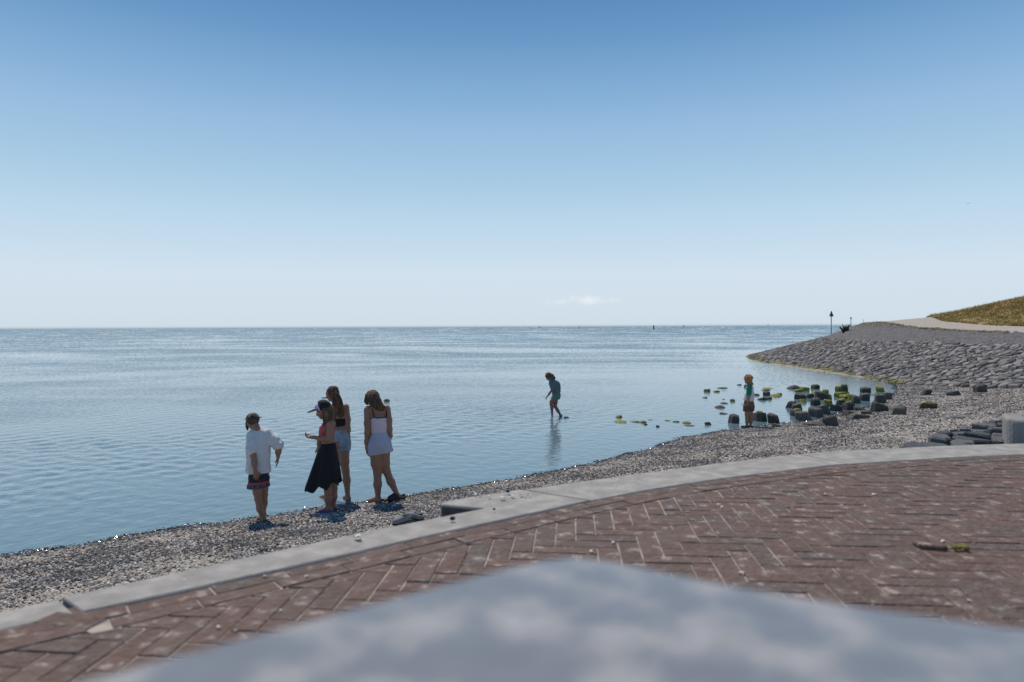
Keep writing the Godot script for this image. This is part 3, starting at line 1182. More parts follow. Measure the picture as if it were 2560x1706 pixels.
func make_apron() -> void:
	# rough stone shelf outside the kerb
	var t := thing("stone_apron", Vector3(0, QUAY, 0))
	tag(t, "shelf of flat dark rough stones between the kerb and the pebbles", "stone shelf")
	var r2 := RandomNumberGenerator.new()
	r2.seed = 6
	var edge := PackedVector2Array([Vector2(2.2, -4.03), Vector2(2.75, -4.62), Vector2(3.3, -5.05), Vector2(3.75, -5.45), Vector2(4.2, -5.75), Vector2(5.4, -6.3), Vector2(6.6, -6.5), Vector2(6.6, -4.2), Vector2(4.2, -4.22), Vector2(3.005, -4.13), Vector2(2.5, -4.05)])
	var spots := PackedVector2Array()
	for j in 26:
		for i in 24:
			spots.append(Vector2(1.9 + i * 0.21 + (j % 2) * 0.1 + r2.randf_range(-0.07, 0.07), -7.0 + j * 0.125 + r2.randf_range(-0.038, 0.038)))
	var cells := voronoi_cells(spots, 0.45)
	for i in cells.size():
		var cut := Geometry2D.intersect_polygons(cells[i], edge)
		if cut.is_empty() or cut[0].size() < 3: continue
		var small := Geometry2D.offset_polygon(cut[0], -r2.randf_range(0.008, 0.018))
		if small.is_empty() or small[0].size() < 3: continue
		var poly: PackedVector2Array = small[0]
		var c := Vector2.ZERO
		for p in poly: c += p
		c /= poly.size()
		var local := PackedVector2Array()
		for p in poly: local.append(p - c)
		var tilt := Vector2(r2.randf_range(-0.07, 0.07), r2.randf_range(-0.1, 0.05))
		var st := new_st()
		prism(st, local, -0.3, r2.randf_range(-0.03, 0.025), 0.012, func(q): return q.dot(tilt))
		var drop := clampf(-c.y - 4.2, 0.0, 2.0) * 0.03
		obj("stone", st.commit(), M.darkstones[i % M.darkstones.size()], t, Transform3D(Basis(), Vector3(c.x, -0.03 - drop, c.y)))
	var st2 := new_st()
	var small2 := Geometry2D.offset_polygon(edge, -0.05)
	prism(st2, small2[0], -1.6, -0.36, 0.02)
	obj("bedding", st2.commit(), M.bedding, t)
	# rounded concrete block behind the kerb
	var b := thing("concrete_block", Vector3(3.57, QUAY - 0.31, -4.18), deg_to_rad(-30.0))
	tag(b, "smooth rounded light grey concrete block standing behind the kerb", "concrete block")
	var parts := [[-0.5, -0.40], [-0.39, 0.6]]
	for k in 2:
		var x0: float = parts[k][0]
		var x1: float = parts[k][1]
		var poly := PackedVector2Array()
		for q in [[x1 - 0.02, -0.2, 0.02, 0.0], [x1 - 0.02, 0.18, 0.02, PI / 2], [x0 + (0.1 if k == 0 else 0.02), 0.2 - (0.1 if k == 0 else 0.02), 0.1 if k == 0 else 0.02, PI], [x0 + (0.1 if k == 0 else 0.02), -0.2 + (0.1 if k == 0 else 0.02), 0.1 if k == 0 else 0.02, PI * 1.5]]:
			pass
		var rad := 0.1 if k == 0 else 0.02
		for s in 7:
			var a := PI / 2 + PI / 2 * s / 6.0
			poly.append(Vector2(x0 + rad + cos(a) * rad, 0.2 - rad + sin(a) * rad))
		for s in 7:
			var a := PI + PI / 2 * s / 6.0
			poly.append(Vector2(x0 + rad + cos(a) * rad, -0.2 + rad + sin(a) * rad))
		poly.append(Vector2(x1, -0.2))
		poly.append(Vector2(x1, 0.2))
		# rings rounded over towards the top
		var st := new_st()
		var prev := []
		var c := Vector2((x0 + x1) * 0.5, 0.0)
		for ring in 8:
			var a := PI / 2 * (ring - 1) / 6.0
			var yy := -0.4 if ring == 0 else 0.405 + 0.025 * sin(a)
			var inset := 0.0 if ring == 0 else 0.025 * (1.0 - cos(a))
			var cur := []
			for p in poly:
				var ix := clampf(p.x, x0 + (inset if k == 0 else 0.0), x1 - (inset if k == 1 else 0.0))
				var iz := p.y * (0.2 - inset) / 0.2
				cur.append(Vector3(ix, yy, iz))
			if ring > 0:
				for i in cur.size():
					var j := (i + 1) % cur.size()
					quad(st, prev[i], prev[j], cur[j], cur[i], (cur[i] + cur[j]) * 0.5 - Vector3(c.x, 0.2, c.y))
			prev = cur
		for i in range(1, prev.size() - 1): tri(st, prev[0], prev[i], prev[i + 1], Vector3.UP)
		obj("end_piece" if k == 0 else "main_piece", st.commit(), M.concrete_pale, b)

const ROCKS := [[2.93, -19.12, 0.210, 0.084, "m"], [2.77, -18.10, 0.331, 0.066, "m"], [3.15, -18.18, 0.266, 0.059, "m"], [3.38, -18.04, 0.211, 0.079, "m"], [3.69, -18.51, 0.163, 0.038, "m"], [4.15, -18.35, 0.188, 0.038, "m"], [4.26, -18.15, 0.186, 0.053, "m"], [4.49, -17.85, 0.235, 0.073, "m"], [4.45, -17.39, 0.242, 0.056, "g"], [4.96, -17.59, 0.129, 0.077, "g"], [3.39, -17.64, 0.090, 0.039, "d"], [3.61, -17.24, 0.076, 0.045, "d"], [7.43, -26.52, 0.252, 0.109, "m"], [7.74, -26.34, 0.231, 0.077, "m"], [8.43, -27.92, 0.389, 0.074, "m"], [6.67, -24.18, 0.230, 0.050, "g"], [7.17, -23.59, 0.121, 0.035, "d"], [6.83, -22.40, 0.213, 0.066, "g"], [7.32, -23.06, 0.152, 0.084, "m"], [6.32, -21.23, 0.280, 0.093, "g"], [6.03, -19.75, 0.246, 0.064, "g"], [5.72, -17.91, 0.302, 0.215, "d"], [6.48, -18.23, 0.320, 0.227, "t"], [6.77, -17.97, 0.311, 0.224, "d"], [9.59, -29.33, 0.172, 0.060, "d"], [9.53, -28.34, 0.166, 0.108, "d"], [8.79, -24.99, 0.183, 0.073, "m"], [9.09, -24.90, 0.255, 0.146, "d"], [9.81, -26.96, 0.316, 0.063, "d"], [10.17, -27.61, 0.364, 0.057, "m"], [8.43, -23.43, 0.292, 0.103, "d"], [8.73, -23.65, 0.173, 0.087, "d"], [9.31, -24.60, 0.360, 0.108, "m"], [9.64, -25.14, 0.184, 0.074, "m"], [7.30, -22.15, 0.227, 0.026, "d"], [11.13, -27.56, 0.447, 0.151, "d"], [10.86, -26.30, 0.270, 0.112, "m"], [11.12, -26.53, 0.363, 0.159, "m"], [11.99, -27.51, 0.282, 0.165, "d"], [12.74, -29.16, 0.199, 0.060, "m"], [11.32, -25.81, 0.397, 0.110, "m"], [11.52, -25.56, 0.218, 0.131, "m"], [9.82, -23.73, 0.345, 0.183, "d"], [10.26, -23.91, 0.225, 0.155, "d"], [10.49, -23.51, 0.402, 0.241, "d"], [10.71, -23.50, 0.161, 0.161, "m"], [9.48, -22.62, 0.232, 0.116, "m"], [9.49, -21.76, 0.260, 0.223, "d"], [9.79, -21.59, 0.258, 0.203, "m"], [12.37, -26.33, 0.270, 0.202, "m"], [12.45, -25.99, 0.244, 0.231, "t"], [11.45, -24.26, 0.456, 0.187, "m"], [11.24, -23.55, 0.362, 0.161, "m"], [11.38, -23.39, 0.240, 0.180, "m"], [10.33, -21.79, 0.410, 0.186, "t"], [11.06, -22.38, 0.287, 0.229, "d"], [13.14, -25.86, 0.331, 0.186, "d"], [11.72, -23.08, 0.335, 0.237, "d"], [12.95, -24.83, 0.339, 0.085, "d"], [13.88, -26.16, 0.291, 0.170, "m"], [11.75, -22.15, 0.360, 0.246, "d"], [12.58, -23.27, 0.298, 0.219, "d"], [10.26, -19.44, 0.415, 0.233, "d"], [9.94, -17.88, 0.321, 0.189, "d"], [10.80, -19.49, 0.416, 0.133, "d"], [9.48, -20.37, 0.296, 0.174, "d"], [9.93, -20.47, 0.350, 0.227, "t"], [8.76, -19.69, 0.370, 0.236, "d"], [7.72, -18.28, 0.375, 0.234, "g"], [8.33, -19.06, 0.391, 0.244, "g"], [7.61, -16.54, 0.283, 0.226, "g"], [7.28, -16.68, 0.427, 0.128, "s"], [8.86, -17.84, 0.427, 0.152, "g"], [9.57, -18.76, 0.273, 0.128, "g"], [10.10, -20.22, 0.276, 0.104, "d"], [9.17, -19.01, 0.292, 0.130, "s"], [6.78, -16.31, 0.279, 0.042, "s"], [13.99, -23.57, 0.262, 0.201, "d"], [14.33, -22.54, 0.385, 0.154, "d"], [15.64, -23.26, 0.358, 0.258, "r"], [11.40, -19.03, 0.358, 0.179, "a"], [8.47, -21.16, 0.235, 0.199, "g"], [8.46, -20.70, 0.265, 0.177, "d"], [7.88, -19.20, 0.295, 0.180, "t"], [6.36, -16.72, 0.229, 0.086, "s"], [-4.24, -23.47, 0.189, 0.108, "m"], [1.49, -19.04, 0.153, 0.055, "m"]]

# ------------------------------------------------------------------ blocks of stone in the shallows
func rock_mesh(seed_: int, sides: int, flat: bool) -> ArrayMesh:
	# an irregular many-sided block one metre wide and high, worn at its edges
	var r2 := RandomNumberGenerator.new()
	r2.seed = seed_
	var rings := []
	var hs := [-0.35, 0.0, 0.72, 0.93, 1.0] if not flat else [-0.35, 0.0, 0.45, 0.85, 1.0]
	var ws := [1.0, 1.03, 0.97, 0.86, 0.6] if not flat else [1.0, 1.05, 0.9, 0.66, 0.3]
	var rad := []
	var ang := []
	for s in sides:
		rad.append(r2.randf_range(0.38, 0.58))
		ang.append(TAU * (s + r2.randf_range(-0.22, 0.22)) / sides)
	var lean := Vector2(r2.randf_range(-0.14, 0.14), r2.randf_range(-0.1, 0.1))
	var slope := Vector2(r2.randf_range(-0.38, 0.38), r2.randf_range(-0.3, 0.3))
	for i in hs.size():
		var ring := []
		for s in sides:
			var a: float = ang[s]
			var d: Vector2 = Vector2(cos(a), sin(a)) * rad[s] * ws[i] * (1.0 + r2.randf_range(-0.035, 0.035)) + lean * maxf(hs[i], 0.0)
			var y: float = hs[i]
			if i >= 2: y += d.dot(slope) * (0.5 if i == 2 else 0.7) + r2.randf_range(-0.03, 0.03)
			ring.append(Vector3(d.x, y, d.y))
		rings.append(ring)
	var st := new_st()
	for i in rings.size() - 1:
		for s in sides:
			var t := (s + 1) % sides
			var out: Vector3 = rings[i][s] + rings[i][t]
			out.y = 0.6 if i >= 2 else 0.0
			quad(st, rings[i][s], rings[i][t], rings[i + 1][t], rings[i + 1][s], out)
	var c := Vector3.ZERO
	for p in rings[-1]: c += p
	c /= sides
	c.y += 0.02
	for s in sides: tri(st, rings[-1][s], rings[-1][(s + 1) % sides], c, Vector3.UP)
	return st.commit()

func make_rocks() -> void:
	var r2 := RandomNumberGenerator.new()
	r2.seed = 31
	var hexes := []
	var flats := []
	for k in 9: hexes.append(rock_mesh(100 + k, 5 + k % 3, false))
	for k in 6: flats.append(rock_mesh(200 + k, 7 + k % 3, true))
	for q in ROCKS.size():
		var e: Array = ROCKS[q]
		var x: float = e[0]
		var z: float = e[1]
		var s := shore(x, z)
		var wet := s < 0.15
		var kind: String = e[4]
		var y := 0.0 if wet else ground_y(x, z)
		var t := thing("basalt_block" if kind != "m" else "algae_stone", Vector3(x, y - 0.01, z), atan2(-x, -z) + r2.randf_range(-0.5, 0.5))
		var w: float = e[2] * 1.18
		var h: float = e[3]
		var deep := w * r2.randf_range(0.75, 1.0)
		var flat := (kind == "m" and x < 7.2) or h < w * 0.3
		var m: Mesh = (flats if flat else hexes)[q % (6 if flat else 9)]
		# seen a little from above, so part of the height is the top face
		var seen := h - deep * 2.5 / absf(z) * 0.8
		var b := Basis(Vector3.UP, r2.randf_range(0, TAU) if kind != "a" else 0.2).scaled(Vector3(w, 1.0, deep))
		var hh := maxf(seen, h * 0.5) * (1.1 if flat else 1.22)
		var mtl: Material = M.rocks[q % M.rocks.size()]
		if kind == "m": mtl = M.algae_rocks[q % M.algae_rocks.size()]
		elif kind == "g" or kind == "s": mtl = M.greyrocks[q % M.greyrocks.size()]
		elif kind == "a": mtl = M.olive_rock
		b = Basis(Vector3.RIGHT, r2.randf_range(-0.2, 0.28)) * Basis(Vector3.BACK, r2.randf_range(-0.25, 0.25)) * Basis.from_scale(Vector3(1, hh, 1)) * b
		if kind == "s": b = Basis(Vector3.BACK, r2.randf_range(-0.22, 0.1)) * b
		obj("stone", m, mtl, t, Transform3D(b, Vector3.ZERO))
		if kind == "t":
			obj("algae", flats[q % 6], M.algae_rocks[0], t, Transform3D(Basis.from_scale(Vector3(w * 0.55, 0.05, deep * 0.55)), Vector3(0, hh * 0.98, 0)))
		var size_word := "small " if w < 0.33 else ("large " if w > 0.5 else "")
		var form := "low flat" if h < w * 0.34 else ("tall upright" if h > w * 0.62 else "squat")
		match kind:
			"m":
				if x < 4.6 and z < -17.5: tag(t, size_word + form + " stone furred with yellow green algae in the loose row off the beach", "stone", "row of algae stones off the beach")
				elif x < 7.2: tag(t, "small algae-covered stone breaking the still water behind the boy", "stone", "scattered stones behind the boy")
				else: tag(t, size_word + form + " yellow green algae-covered stone in the heap at the water's edge", "stone", "algae stones in the heap")
			"a": tag(t, "olive brown squared block lying alone on the pebbles", "stone block")
			"r": tag(t, "rounded dark lump of stone at the foot of the stone slope", "stone block")
			"s": tag(t, "thin grey stone slab lying tilted on the beach among the blocks", "stone slab", "grey slabs on the beach")
			"t": tag(t, "dark basalt block with a green algae cap on top", "stone block", "algae-capped basalt blocks")
			_:
				if q == 21: tag(t, "dark basalt block standing in the water before the boy's legs", "stone block")
				elif q == 23: tag(t, "dark six-sided basalt block alone at the water's edge behind the boy", "stone block")
				elif q == 77: tag(t, "dark squared block on the pebbles near the foot of the stone slope", "stone block")
				elif q == 78: tag(t, "long low dark block on the pebbles below the stone slope", "stone block")
				elif kind == "g" and wet: tag(t, size_word + form + " pale grey stone awash in the shallows", "stone", "pale stones awash")
				elif kind == "g": tag(t, size_word + form + " dry grey block on the beach in front of the heap", "stone block", "grey blocks at the heap's edge")
				elif wet and x < 7.6: tag(t, "small dark stone breaking the surface of the shallows", "stone", "dark stones in the shallows")
				elif wet: tag(t, size_word + form + " dark basalt block in the heap at the water's edge", "stone block", "wet basalt blocks in the heap")
				else: tag(t, size_word + form + " dark basalt block lying on the pebbles beside the heap", "stone block", "basalt blocks on the pebbles")

# ------------------------------------------------------------------ far and small things
func make_marks() -> void:
	# beacons on poles off the dike
	var specs := [[Vector3(36.7, 0, -80), 4.15, 0.05, true, "tall green beacon pole with a pointed topmark standing off the dike"], [Vector3(63.3, 0, -130), 4.1, 0.06, true, "smaller beacon pole beyond the spiky plant on the dike"], [Vector3(101, 0, -200), 4.6, 0.05, false, "faint bare pole far behind the crest of the dike"]]
	for s in specs:
		var t := thing("beacon_pole", s[0])
		tag(t, s[4], "beacon")
		var st := new_st()
		tube(st, [Vector3(0, -1.5, 0), Vector3(0, s[1] - 0.3, 0)], [s[2], s[2] * 0.85], 10)
		obj("pole", st.commit(), M.beacon, t)
		if s[3]:
			st = new_st()
			var k: float = 1.0 if s[2] < 0.055 else 0.7
			tube(st, [Vector3(0, s[1] - 0.62 * k, 0), Vector3(0, s[1] - 0.58 * k, 0), Vector3(0, s[1], 0)], [0.24 * k, 0.24 * k, 0.03], 12)
			obj("topmark", st.commit(), M.beacon, t)
	# buoys
	var bu := [[Vector3(108, 0, -530), 3.1, 0.5, "black spar buoy standing tall on the water below the horizon"], [Vector3(321, 0, -1300), 4.3, 0.7, "distant dark buoy on the horizon near the dike"]]
	for s in bu:
		var t := thing("spar_buoy", s[0])
		tag(t, s[3], "buoy")
		var st := new_st()
		tube(st, [Vector3(0, -1, 0), Vector3(0, 0.3, 0), Vector3(0, s[1] * 0.8, 0)], [s[2], s[2], s[2] * 0.8], 14)
		obj("body", st.commit(), M.black, t)
		st = new_st()
		tube(st, [Vector3(0, s[1] * 0.8, 0), Vector3(0, s[1] * 0.83, 0), Vector3(0, s[1], 0)], [s[2] * 0.8, s[2] * 0.9, s[2] * 0.85], 14)
		obj("topmark", st.commit(), M.black, t)
	# a fishing boat and a sailing boat on the horizon
	var b := thing("fishing_boat", Vector3(87, 0, -2200), 0.1)
	tag(b, "tiny dark fishing boat on the horizon", "boat")
	var hull := new_st()
	prism(hull, PackedVector2Array([Vector2(-4.2, -1.2), Vector2(2.6, -1.3), Vector2(4.6, 0), Vector2(2.6, 1.3), Vector2(-4.2, 1.2)]), -0.4, 1.1, 0.1)
	obj("hull", hull.commit(), M.black, b)
	var cab := new_st()
	prism(cab, PackedVector2Array([Vector2(-2.2, -0.9), Vector2(1.0, -0.9), Vector2(1.0, 0.9), Vector2(-2.2, 0.9)]), 1.11, 2.9, 0.15)
	obj("cabin", cab.commit(), M.beacon, b)
	var sb := thing("sailing_boat", Vector3(174, 0, -1800), 0.4)
	tag(sb, "tiny pale sailing boat on the horizon", "boat")
	hull = new_st()
	prism(hull, PackedVector2Array([Vector2(-2.4, -0.8), Vector2(1.5, -0.9), Vector2(2.9, 0), Vector2(1.5, 0.9), Vector2(-2.4, 0.8)]), -0.3, 0.8, 0.08)
	obj("hull", hull.commit(), M.beacon, sb)
	var sail := new_st()
	prism(sail, PackedVector2Array([Vector2(-2.0, -0.03), Vector2(0.4, -0.03), Vector2(0.4, 0.03), Vector2(-2.0, 0.03)]), 0.9, 1.0, 0.01)
	tube(sail, [Vector3(0.4, 0.81, 0), Vector3(0.4, 5.6, 0)], [0.07, 0.05], 6)
	obj("mast", sail.commit(), M.beacon, sb)
	var cloth := new_st()
	for dz in [-0.02, 0.02]:
		tri(cloth, Vector3(-1.9, 1.1, dz), Vector3(0.3, 1.1, dz), Vector3(0.3, 5.4, dz), Vector3(0, 0, dz))
	obj("sail", cloth.commit(), M.sail, sb)
	var mast := thing("channel_mast", Vector3(1104, 0, -3000))
	tag(mast, "thin grey mast standing far out on the horizon", "mast")
	var ms := new_st()
	tube(ms, [Vector3(0, -1, 0), Vector3(0, 11.5, 0)], [0.9, 0.6], 8)
	obj("pole", ms.commit(), M.beacon, mast)
	# a bird high over the dike
	var bird := thing("gull", Vector3(66, 20, -101))
	tag(bird, "small dark gull gliding in the sky above the dike", "bird")
	var body := Soft.new()
	body.limb([Vector3(-0.22, 0, 0), Vector3(-0.02, 0.01, 0), Vector3(0.18, 0.02, 0)], [0.02, 0.07, 0.05], 0.03)
	body.limb([Vector3(0.02, 0.02, 0), Vector3(0.05, 0.14, 0.3), Vector3(-0.06, 0.05, 0.62)], [0.05, 0.03, 0.01], 0.03)
	body.limb([Vector3(0.02, 0.02, 0), Vector3(0.05, 0.2, -0.28), Vector3(-0.06, 0.22, -0.6)], [0.05, 0.03, 0.01], 0.03)
	var acc := fresh()
	body.add_to(acc, 0.02)
	obj("body", soft_mesh(acc), M.beacon, bird)
	bird.rotation.y = 0.9
	bird.scale = Vector3.ONE * 0.45
	# the spiky plant on the dike
	var plant := thing("spiky_plant", dike_point(7.42, 1.42))
	tag(plant, "dark tuft of stiff spiky leaves growing out of the grey dike slope", "plant")
	var r2 := RandomNumberGenerator.new()
	r2.seed = 5
	for k in 22:
		var a := r2.randf() * TAU
		var d := Vector3(cos(a), 0, sin(a)) * r2.randf_range(0.06, 0.4)
		var st := new_st()
		var hgt := r2.randf_range(0.3, 0.62)
		tube(st, [Vector3(0, -0.1, 0) + d * 0.35, d * 0.7 + Vector3(0, hgt * 0.55, 0), d * 1.15 + Vector3(0, hgt, 0)], [0.06, 0.05, 0.01], 5)
		obj("leaf", st.commit(), M.darkleaf, plant)
	var stem := new_st()
	tube(stem, [Vector3(0, -0.3, 0), Vector3(0, 0.3, 0)], [0.12, 0.08], 6)
	obj("stem", stem.commit(), M.darkleaf, plant)

func make_small() -> void:
	# shoes left on the beach
	var spots := [[Vector3(-1.30, 0, -8.12), -0.7, "left-behind grey slip-on shoe with its toe towards the kerb"], [Vector3(-1.165, 0, -8.30), -2.2, "left-behind grey shoe with a dark opening lying turned aside"]]
	for s in spots:
		var at: Vector3 = s[0]
		at.y = ground_y(at.x, at.z) + 0.012
		var t := thing("shoe", at, s[1])
		tag(t, s[2], "shoe", "pair of shoes on the beach")
		var so := Soft.new()
		so.cap(Vector3(0, 0.012, -0.09), Vector3(0.005, 0.012, 0.1), 0.036, 0.044, 0.01, Vector3.UP, 0.36)
		var acc := fresh()
		so.add_to(acc, 0.006)
		obj("sole", soft_mesh(acc), M.black, t)
		var up := Soft.new()
		up.cap(Vector3(0, 0.055, -0.08), Vector3(0, 0.035, 0.09), 0.05, 0.045, 0.01)
		up.cut(Vector3(0, 0.09, -0.03), Vector3(0, 1, -0.3))
		up.cut(Vector3(0, 0.02, 0), Vector3.DOWN)
		acc = fresh()
		up.add_to(acc, 0.006)
		obj("upper", soft_mesh(acc), M.shoe_grey, t)
		var hole := Soft.new()
		hole.cap(Vector3(0, 0.082, -0.08), Vector3(0, 0.09, -0.02), 0.03, 0.033, 0.01, Vector3.UP, 0.35)
		acc = fresh()
		hole.add_to(acc, 0.005)
		obj("opening", soft_mesh(acc), M.black, t)
	# shells and crumbs on the kerb and paving
	var r2 := RandomNumberGenerator.new()
	r2.seed = 61
	var shell := shell_mesh()
	var groups := [[Vector2(-0.055, -2.83), Vector2(0.15, 0.06), 16, "small white shell fragment in the cluster on the wide kerb slab", "shell crumbs on the wide kerb slab", 0.006, 0.015, QUAY + 0.014],
		[Vector2(-0.50, -2.28), Vector2(0.05, 0.02), 2, "larger white shell lying on the narrow kerb", "white shells on the narrow kerb", 0.014, 0.022, QUAY + 0.014],
		[Vector2(0.45, -3.1), Vector2(0.25, 0.08), 4, "single pale shell crumb on the kerb past the first joint", "shell crumbs past the joint", 0.006, 0.011, QUAY + 0.008],
		[Vector2(0.9, -2.2), Vector2(0.75, 0.55), 18, "white shell crumb scattered over the brick paving", "shell crumbs on the bricks", 0.004, 0.011, QUAY + 0.003],
		[Vector2(-0.55, -1.75), Vector2(0.45, 0.2), 8, "white shell crumb on the bricks beside the narrow kerb", "shell crumbs by the narrow kerb", 0.004, 0.010, QUAY + 0.003],
		[Vector2(1.9, -2.9), Vector2(0.8, 0.45), 8, "tiny white shell crumb far across the brick paving", "shell crumbs across the bricks", 0.005, 0.011, QUAY + 0.003]]
	for g in groups:
		for k in g[2]:
			var p: Vector2 = g[0] + Vector2(r2.randf_range(-1, 1), r2.randf_range(-1, 1)) * g[1]
			var sc := r2.randf_range(g[5], g[6])
			var o := obj("shell", shell, M.shell, self, Transform3D(Basis(Vector3.UP, r2.randf() * TAU).rotated(Vector3.RIGHT, r2.randf_range(-0.2, 0.2)).scaled(Vector3.ONE * sc), Vector3(p.x, g[7], p.y)))
			tag(o, g[3], "shell", g[4])
	var pm := pebble_mesh(9, 0.7, 0.2)
	for e in [[Vector3(-0.02, QUAY + 0.02, -2.87), 0.009, "dark pebble beside the shell cluster on the wide kerb slab"], [Vector3(-0.215, QUAY + 0.018, -2.47), 0.011, "dark pebble on the kerb edge by the bricks"], [Vector3(-0.07, QUAY + 0.016, -2.60), 0.006, "tiny dark pebble on the kerb near the slab's notch"]]:
		var o := obj("pebble", pm, M.black, self, Transform3D(Basis.from_scale(Vector3.ONE * e[1]), e[0]))
		tag(o, e[2], "pebble")
	# a brick heaved out of the paving with moss at its end
	var lb := thing("heaved_brick", Vector3(1.315, QUAY + 0.004, -2.165), -0.2)
	tag(lb, "brick heaved up out of the paving with its edge raised", "brick")
	var st := new_st()
	prism(st, PackedVector2Array([Vector2(-0.05, -0.03), Vector2(0.026, -0.026), Vector2(0.038, 0.006), Vector2(0.02, 0.018), Vector2(-0.044, 0.008)]), -0.02, 0.010, 0.004)
	obj("brick_body", st.commit(), M.bricks[1], lb)
	var ms := thing("moss_clump", Vector3(1.375, QUAY + 0.004, -2.15))
	tag(ms, "small yellow green moss clump at the end of the heaved brick", "moss")
	var mo := Soft.new()
	for k in 9: mo.ell(Vector3(r2.randf_range(-0.03, 0.03), 0.006, r2.randf_range(-0.018, 0.018)), Basis(), Vector3.ONE * r2.randf_range(0.005, 0.009), 0.004)
	var acc2 := fresh()
	mo.add_to(acc2, 0.004)
	obj("cushion", soft_mesh(acc2), M.moss, ms)

func shell_mesh() -> ArrayMesh:
	var st := new_st()
	var rows := []
	for i in 4:
		var ring := []
		for s in 8:
			var a := lerpf(-1.2, 1.2, s / 7.0)
			var r: float = [0.05, 0.45, 0.8, 1.0][i] * (1.0 + 0.05 * (s % 2))
			ring.append(Vector3(sin(a) * r, [0.2, 0.42, 0.32, 0.0][i], cos(a) * r - 0.5))
		rows.append(ring)
	for i in 3:
		for s in 7: quad(st, rows[i][s], rows[i][s + 1], rows[i + 1][s + 1], rows[i + 1][s], Vector3.UP)
	return st.commit()

# ------------------------------------------------------------------ people
var skin := Color(0.29, 0.15, 0.10)

func frame(fwd: Vector3, up: Vector3) -> Basis:
	var z := fwd.normalized()
	var x := up.cross(z).normalized()
	return Basis(x, z.cross(x).normalized(), z)

func head_into(acc: Dictionary, c: Vector3, fwd: Vector3, up: Vector3, H: float, tone: Color) -> void:
	var b := frame(fwd, up)
	var s := Soft.new()
	var at := func(x: float, y: float, z: float) -> Vector3: return c + b * (Vector3(x, y, z) * H)
	s.ell(at.call(0, 0.12, -0.05), b, Vector3(0.335, 0.37, 0.42) * H, 0.02)
	s.ell(at.call(0, -0.17, 0.12), b, Vector3(0.25, 0.30, 0.27) * H, 0.03)
	s.cap(at.call(0, -0.37, 0.24), at.call(0, -0.36, 0.27), 0.095 * H, 0.08 * H, 0.02)
	s.cap(at.call(0, 0.02, 0.375), at.call(0, -0.115, 0.44), 0.04 * H, 0.058 * H, 0.012)
	s.cap(at.call(-0.075, -0.235, 0.365), at.call(0.075, -0.235, 0.365), 0.035 * H, 0.035 * H, 0.008)
	s.cap(at.call(-0.17, 0.075, 0.315), at.call(0.17, 0.075, 0.315), 0.045 * H, 0.045 * H, 0.02)
	for e in [-1.0, 1.0]:
		s.ell(at.call(e * 0.35, -0.04, -0.03), b * Basis(Vector3.UP, e * 0.35), Vector3(0.035, 0.125, 0.08) * H, 0.006)
		s.ell(at.call(e * 0.2, -0.1, 0.22), b, Vector3(0.11, 0.12, 0.12) * H, 0.02)
	s.cap(at.call(0, -0.2, -0.1), at.call(0, -0.62, -0.16), 0.2 * H, 0.215 * H, 0.03)
	var inv := b.inverse()
	s.add_to(acc, 0.007, func(p: Vector3) -> Color:
		var q: Vector3 = inv * (p - c) / H
		for e in [-1.0, 1.0]:
			var d: Vector2 = Vector2((q.x - e * 0.15) / 0.075, (q.y - 0.01) / 0.035)
			if q.z > 0.2 and d.length() < 1.0: return Color(0.03, 0.02, 0.018) if absf(d.x) < 0.5 else Color(0.6, 0.57, 0.53)
			var w: Vector2 = Vector2((q.x - e * 0.16) / 0.11, (q.y - 0.095) / 0.025)
			if q.z > 0.2 and w.length() < 1.0: return tone * 0.35
		if q.z > 0.25 and absf(q.x) < 0.1 and absf(q.y + 0.235) < 0.035: return Color(tone.r * 0.9, tone.g * 0.62, tone.b * 0.62)
		return tone)

func hand_into(acc: Dictionary, wrist: Vector3, dir: Vector3, palm: Vector3, size: float, thumb_sign: float, curl: float, tone: Color) -> void:
	var d := dir.normalized()
	var n := (palm - d * palm.dot(d)).normalized()
	var side := d.cross(n) * thumb_sign
	var s := Soft.new()
	s.cap(wrist - d * size * 0.15, wrist + d * size * 0.12, size * 0.155, size * 0.15, 0.008)
	s.cap(wrist + d * size * 0.14 + side * size * 0.1, wrist + d * size * 0.42 + side * size * 0.13, size * 0.13, size * 0.11, 0.012, n, 0.7)
	s.cap(wrist + d * size * 0.14 - side * size * 0.09, wrist + d * size * 0.40 - side * size * 0.12, size * 0.12, size * 0.105, 0.012, n, 0.7)
	var ls := [0.40, 0.46, 0.43, 0.33]
	for f in 4:
		var off := side * size * (0.165 - 0.11 * f)
		var k := wrist + d * size * (0.45 - 0.015 * absf(f - 1.0)) + off
		var a1 := curl * 0.8
		var a2 := curl * 1.9
		var p1: Vector3 = k + (d * cos(a1) + n * sin(a1) + side * 0.04 * (1.5 - f)) * size * ls[f] * 0.5
		var p2: Vector3 = p1 + (d * cos(a2) + n * sin(a2)) * size * ls[f] * 0.5
		s.limb([k - d * size * 0.05, p1, p2], [size * 0.052, size * 0.047, size * 0.038], 0.003)
	var t0 := wrist + d * size * 0.16 + side * size * 0.15
	var t1 := t0 + (d * 0.7 + side * 0.7 + n * 0.25).normalized() * size * 0.26
	var t2 := t1 + (d * 0.9 + side * 0.25 + n * 0.3).normalized() * size * 0.2
	s.limb([t0, t1, t2], [size * 0.075, size * 0.06, size * 0.045], 0.006)
	s.add_to(acc, 0.0055, func(_p): return tone)

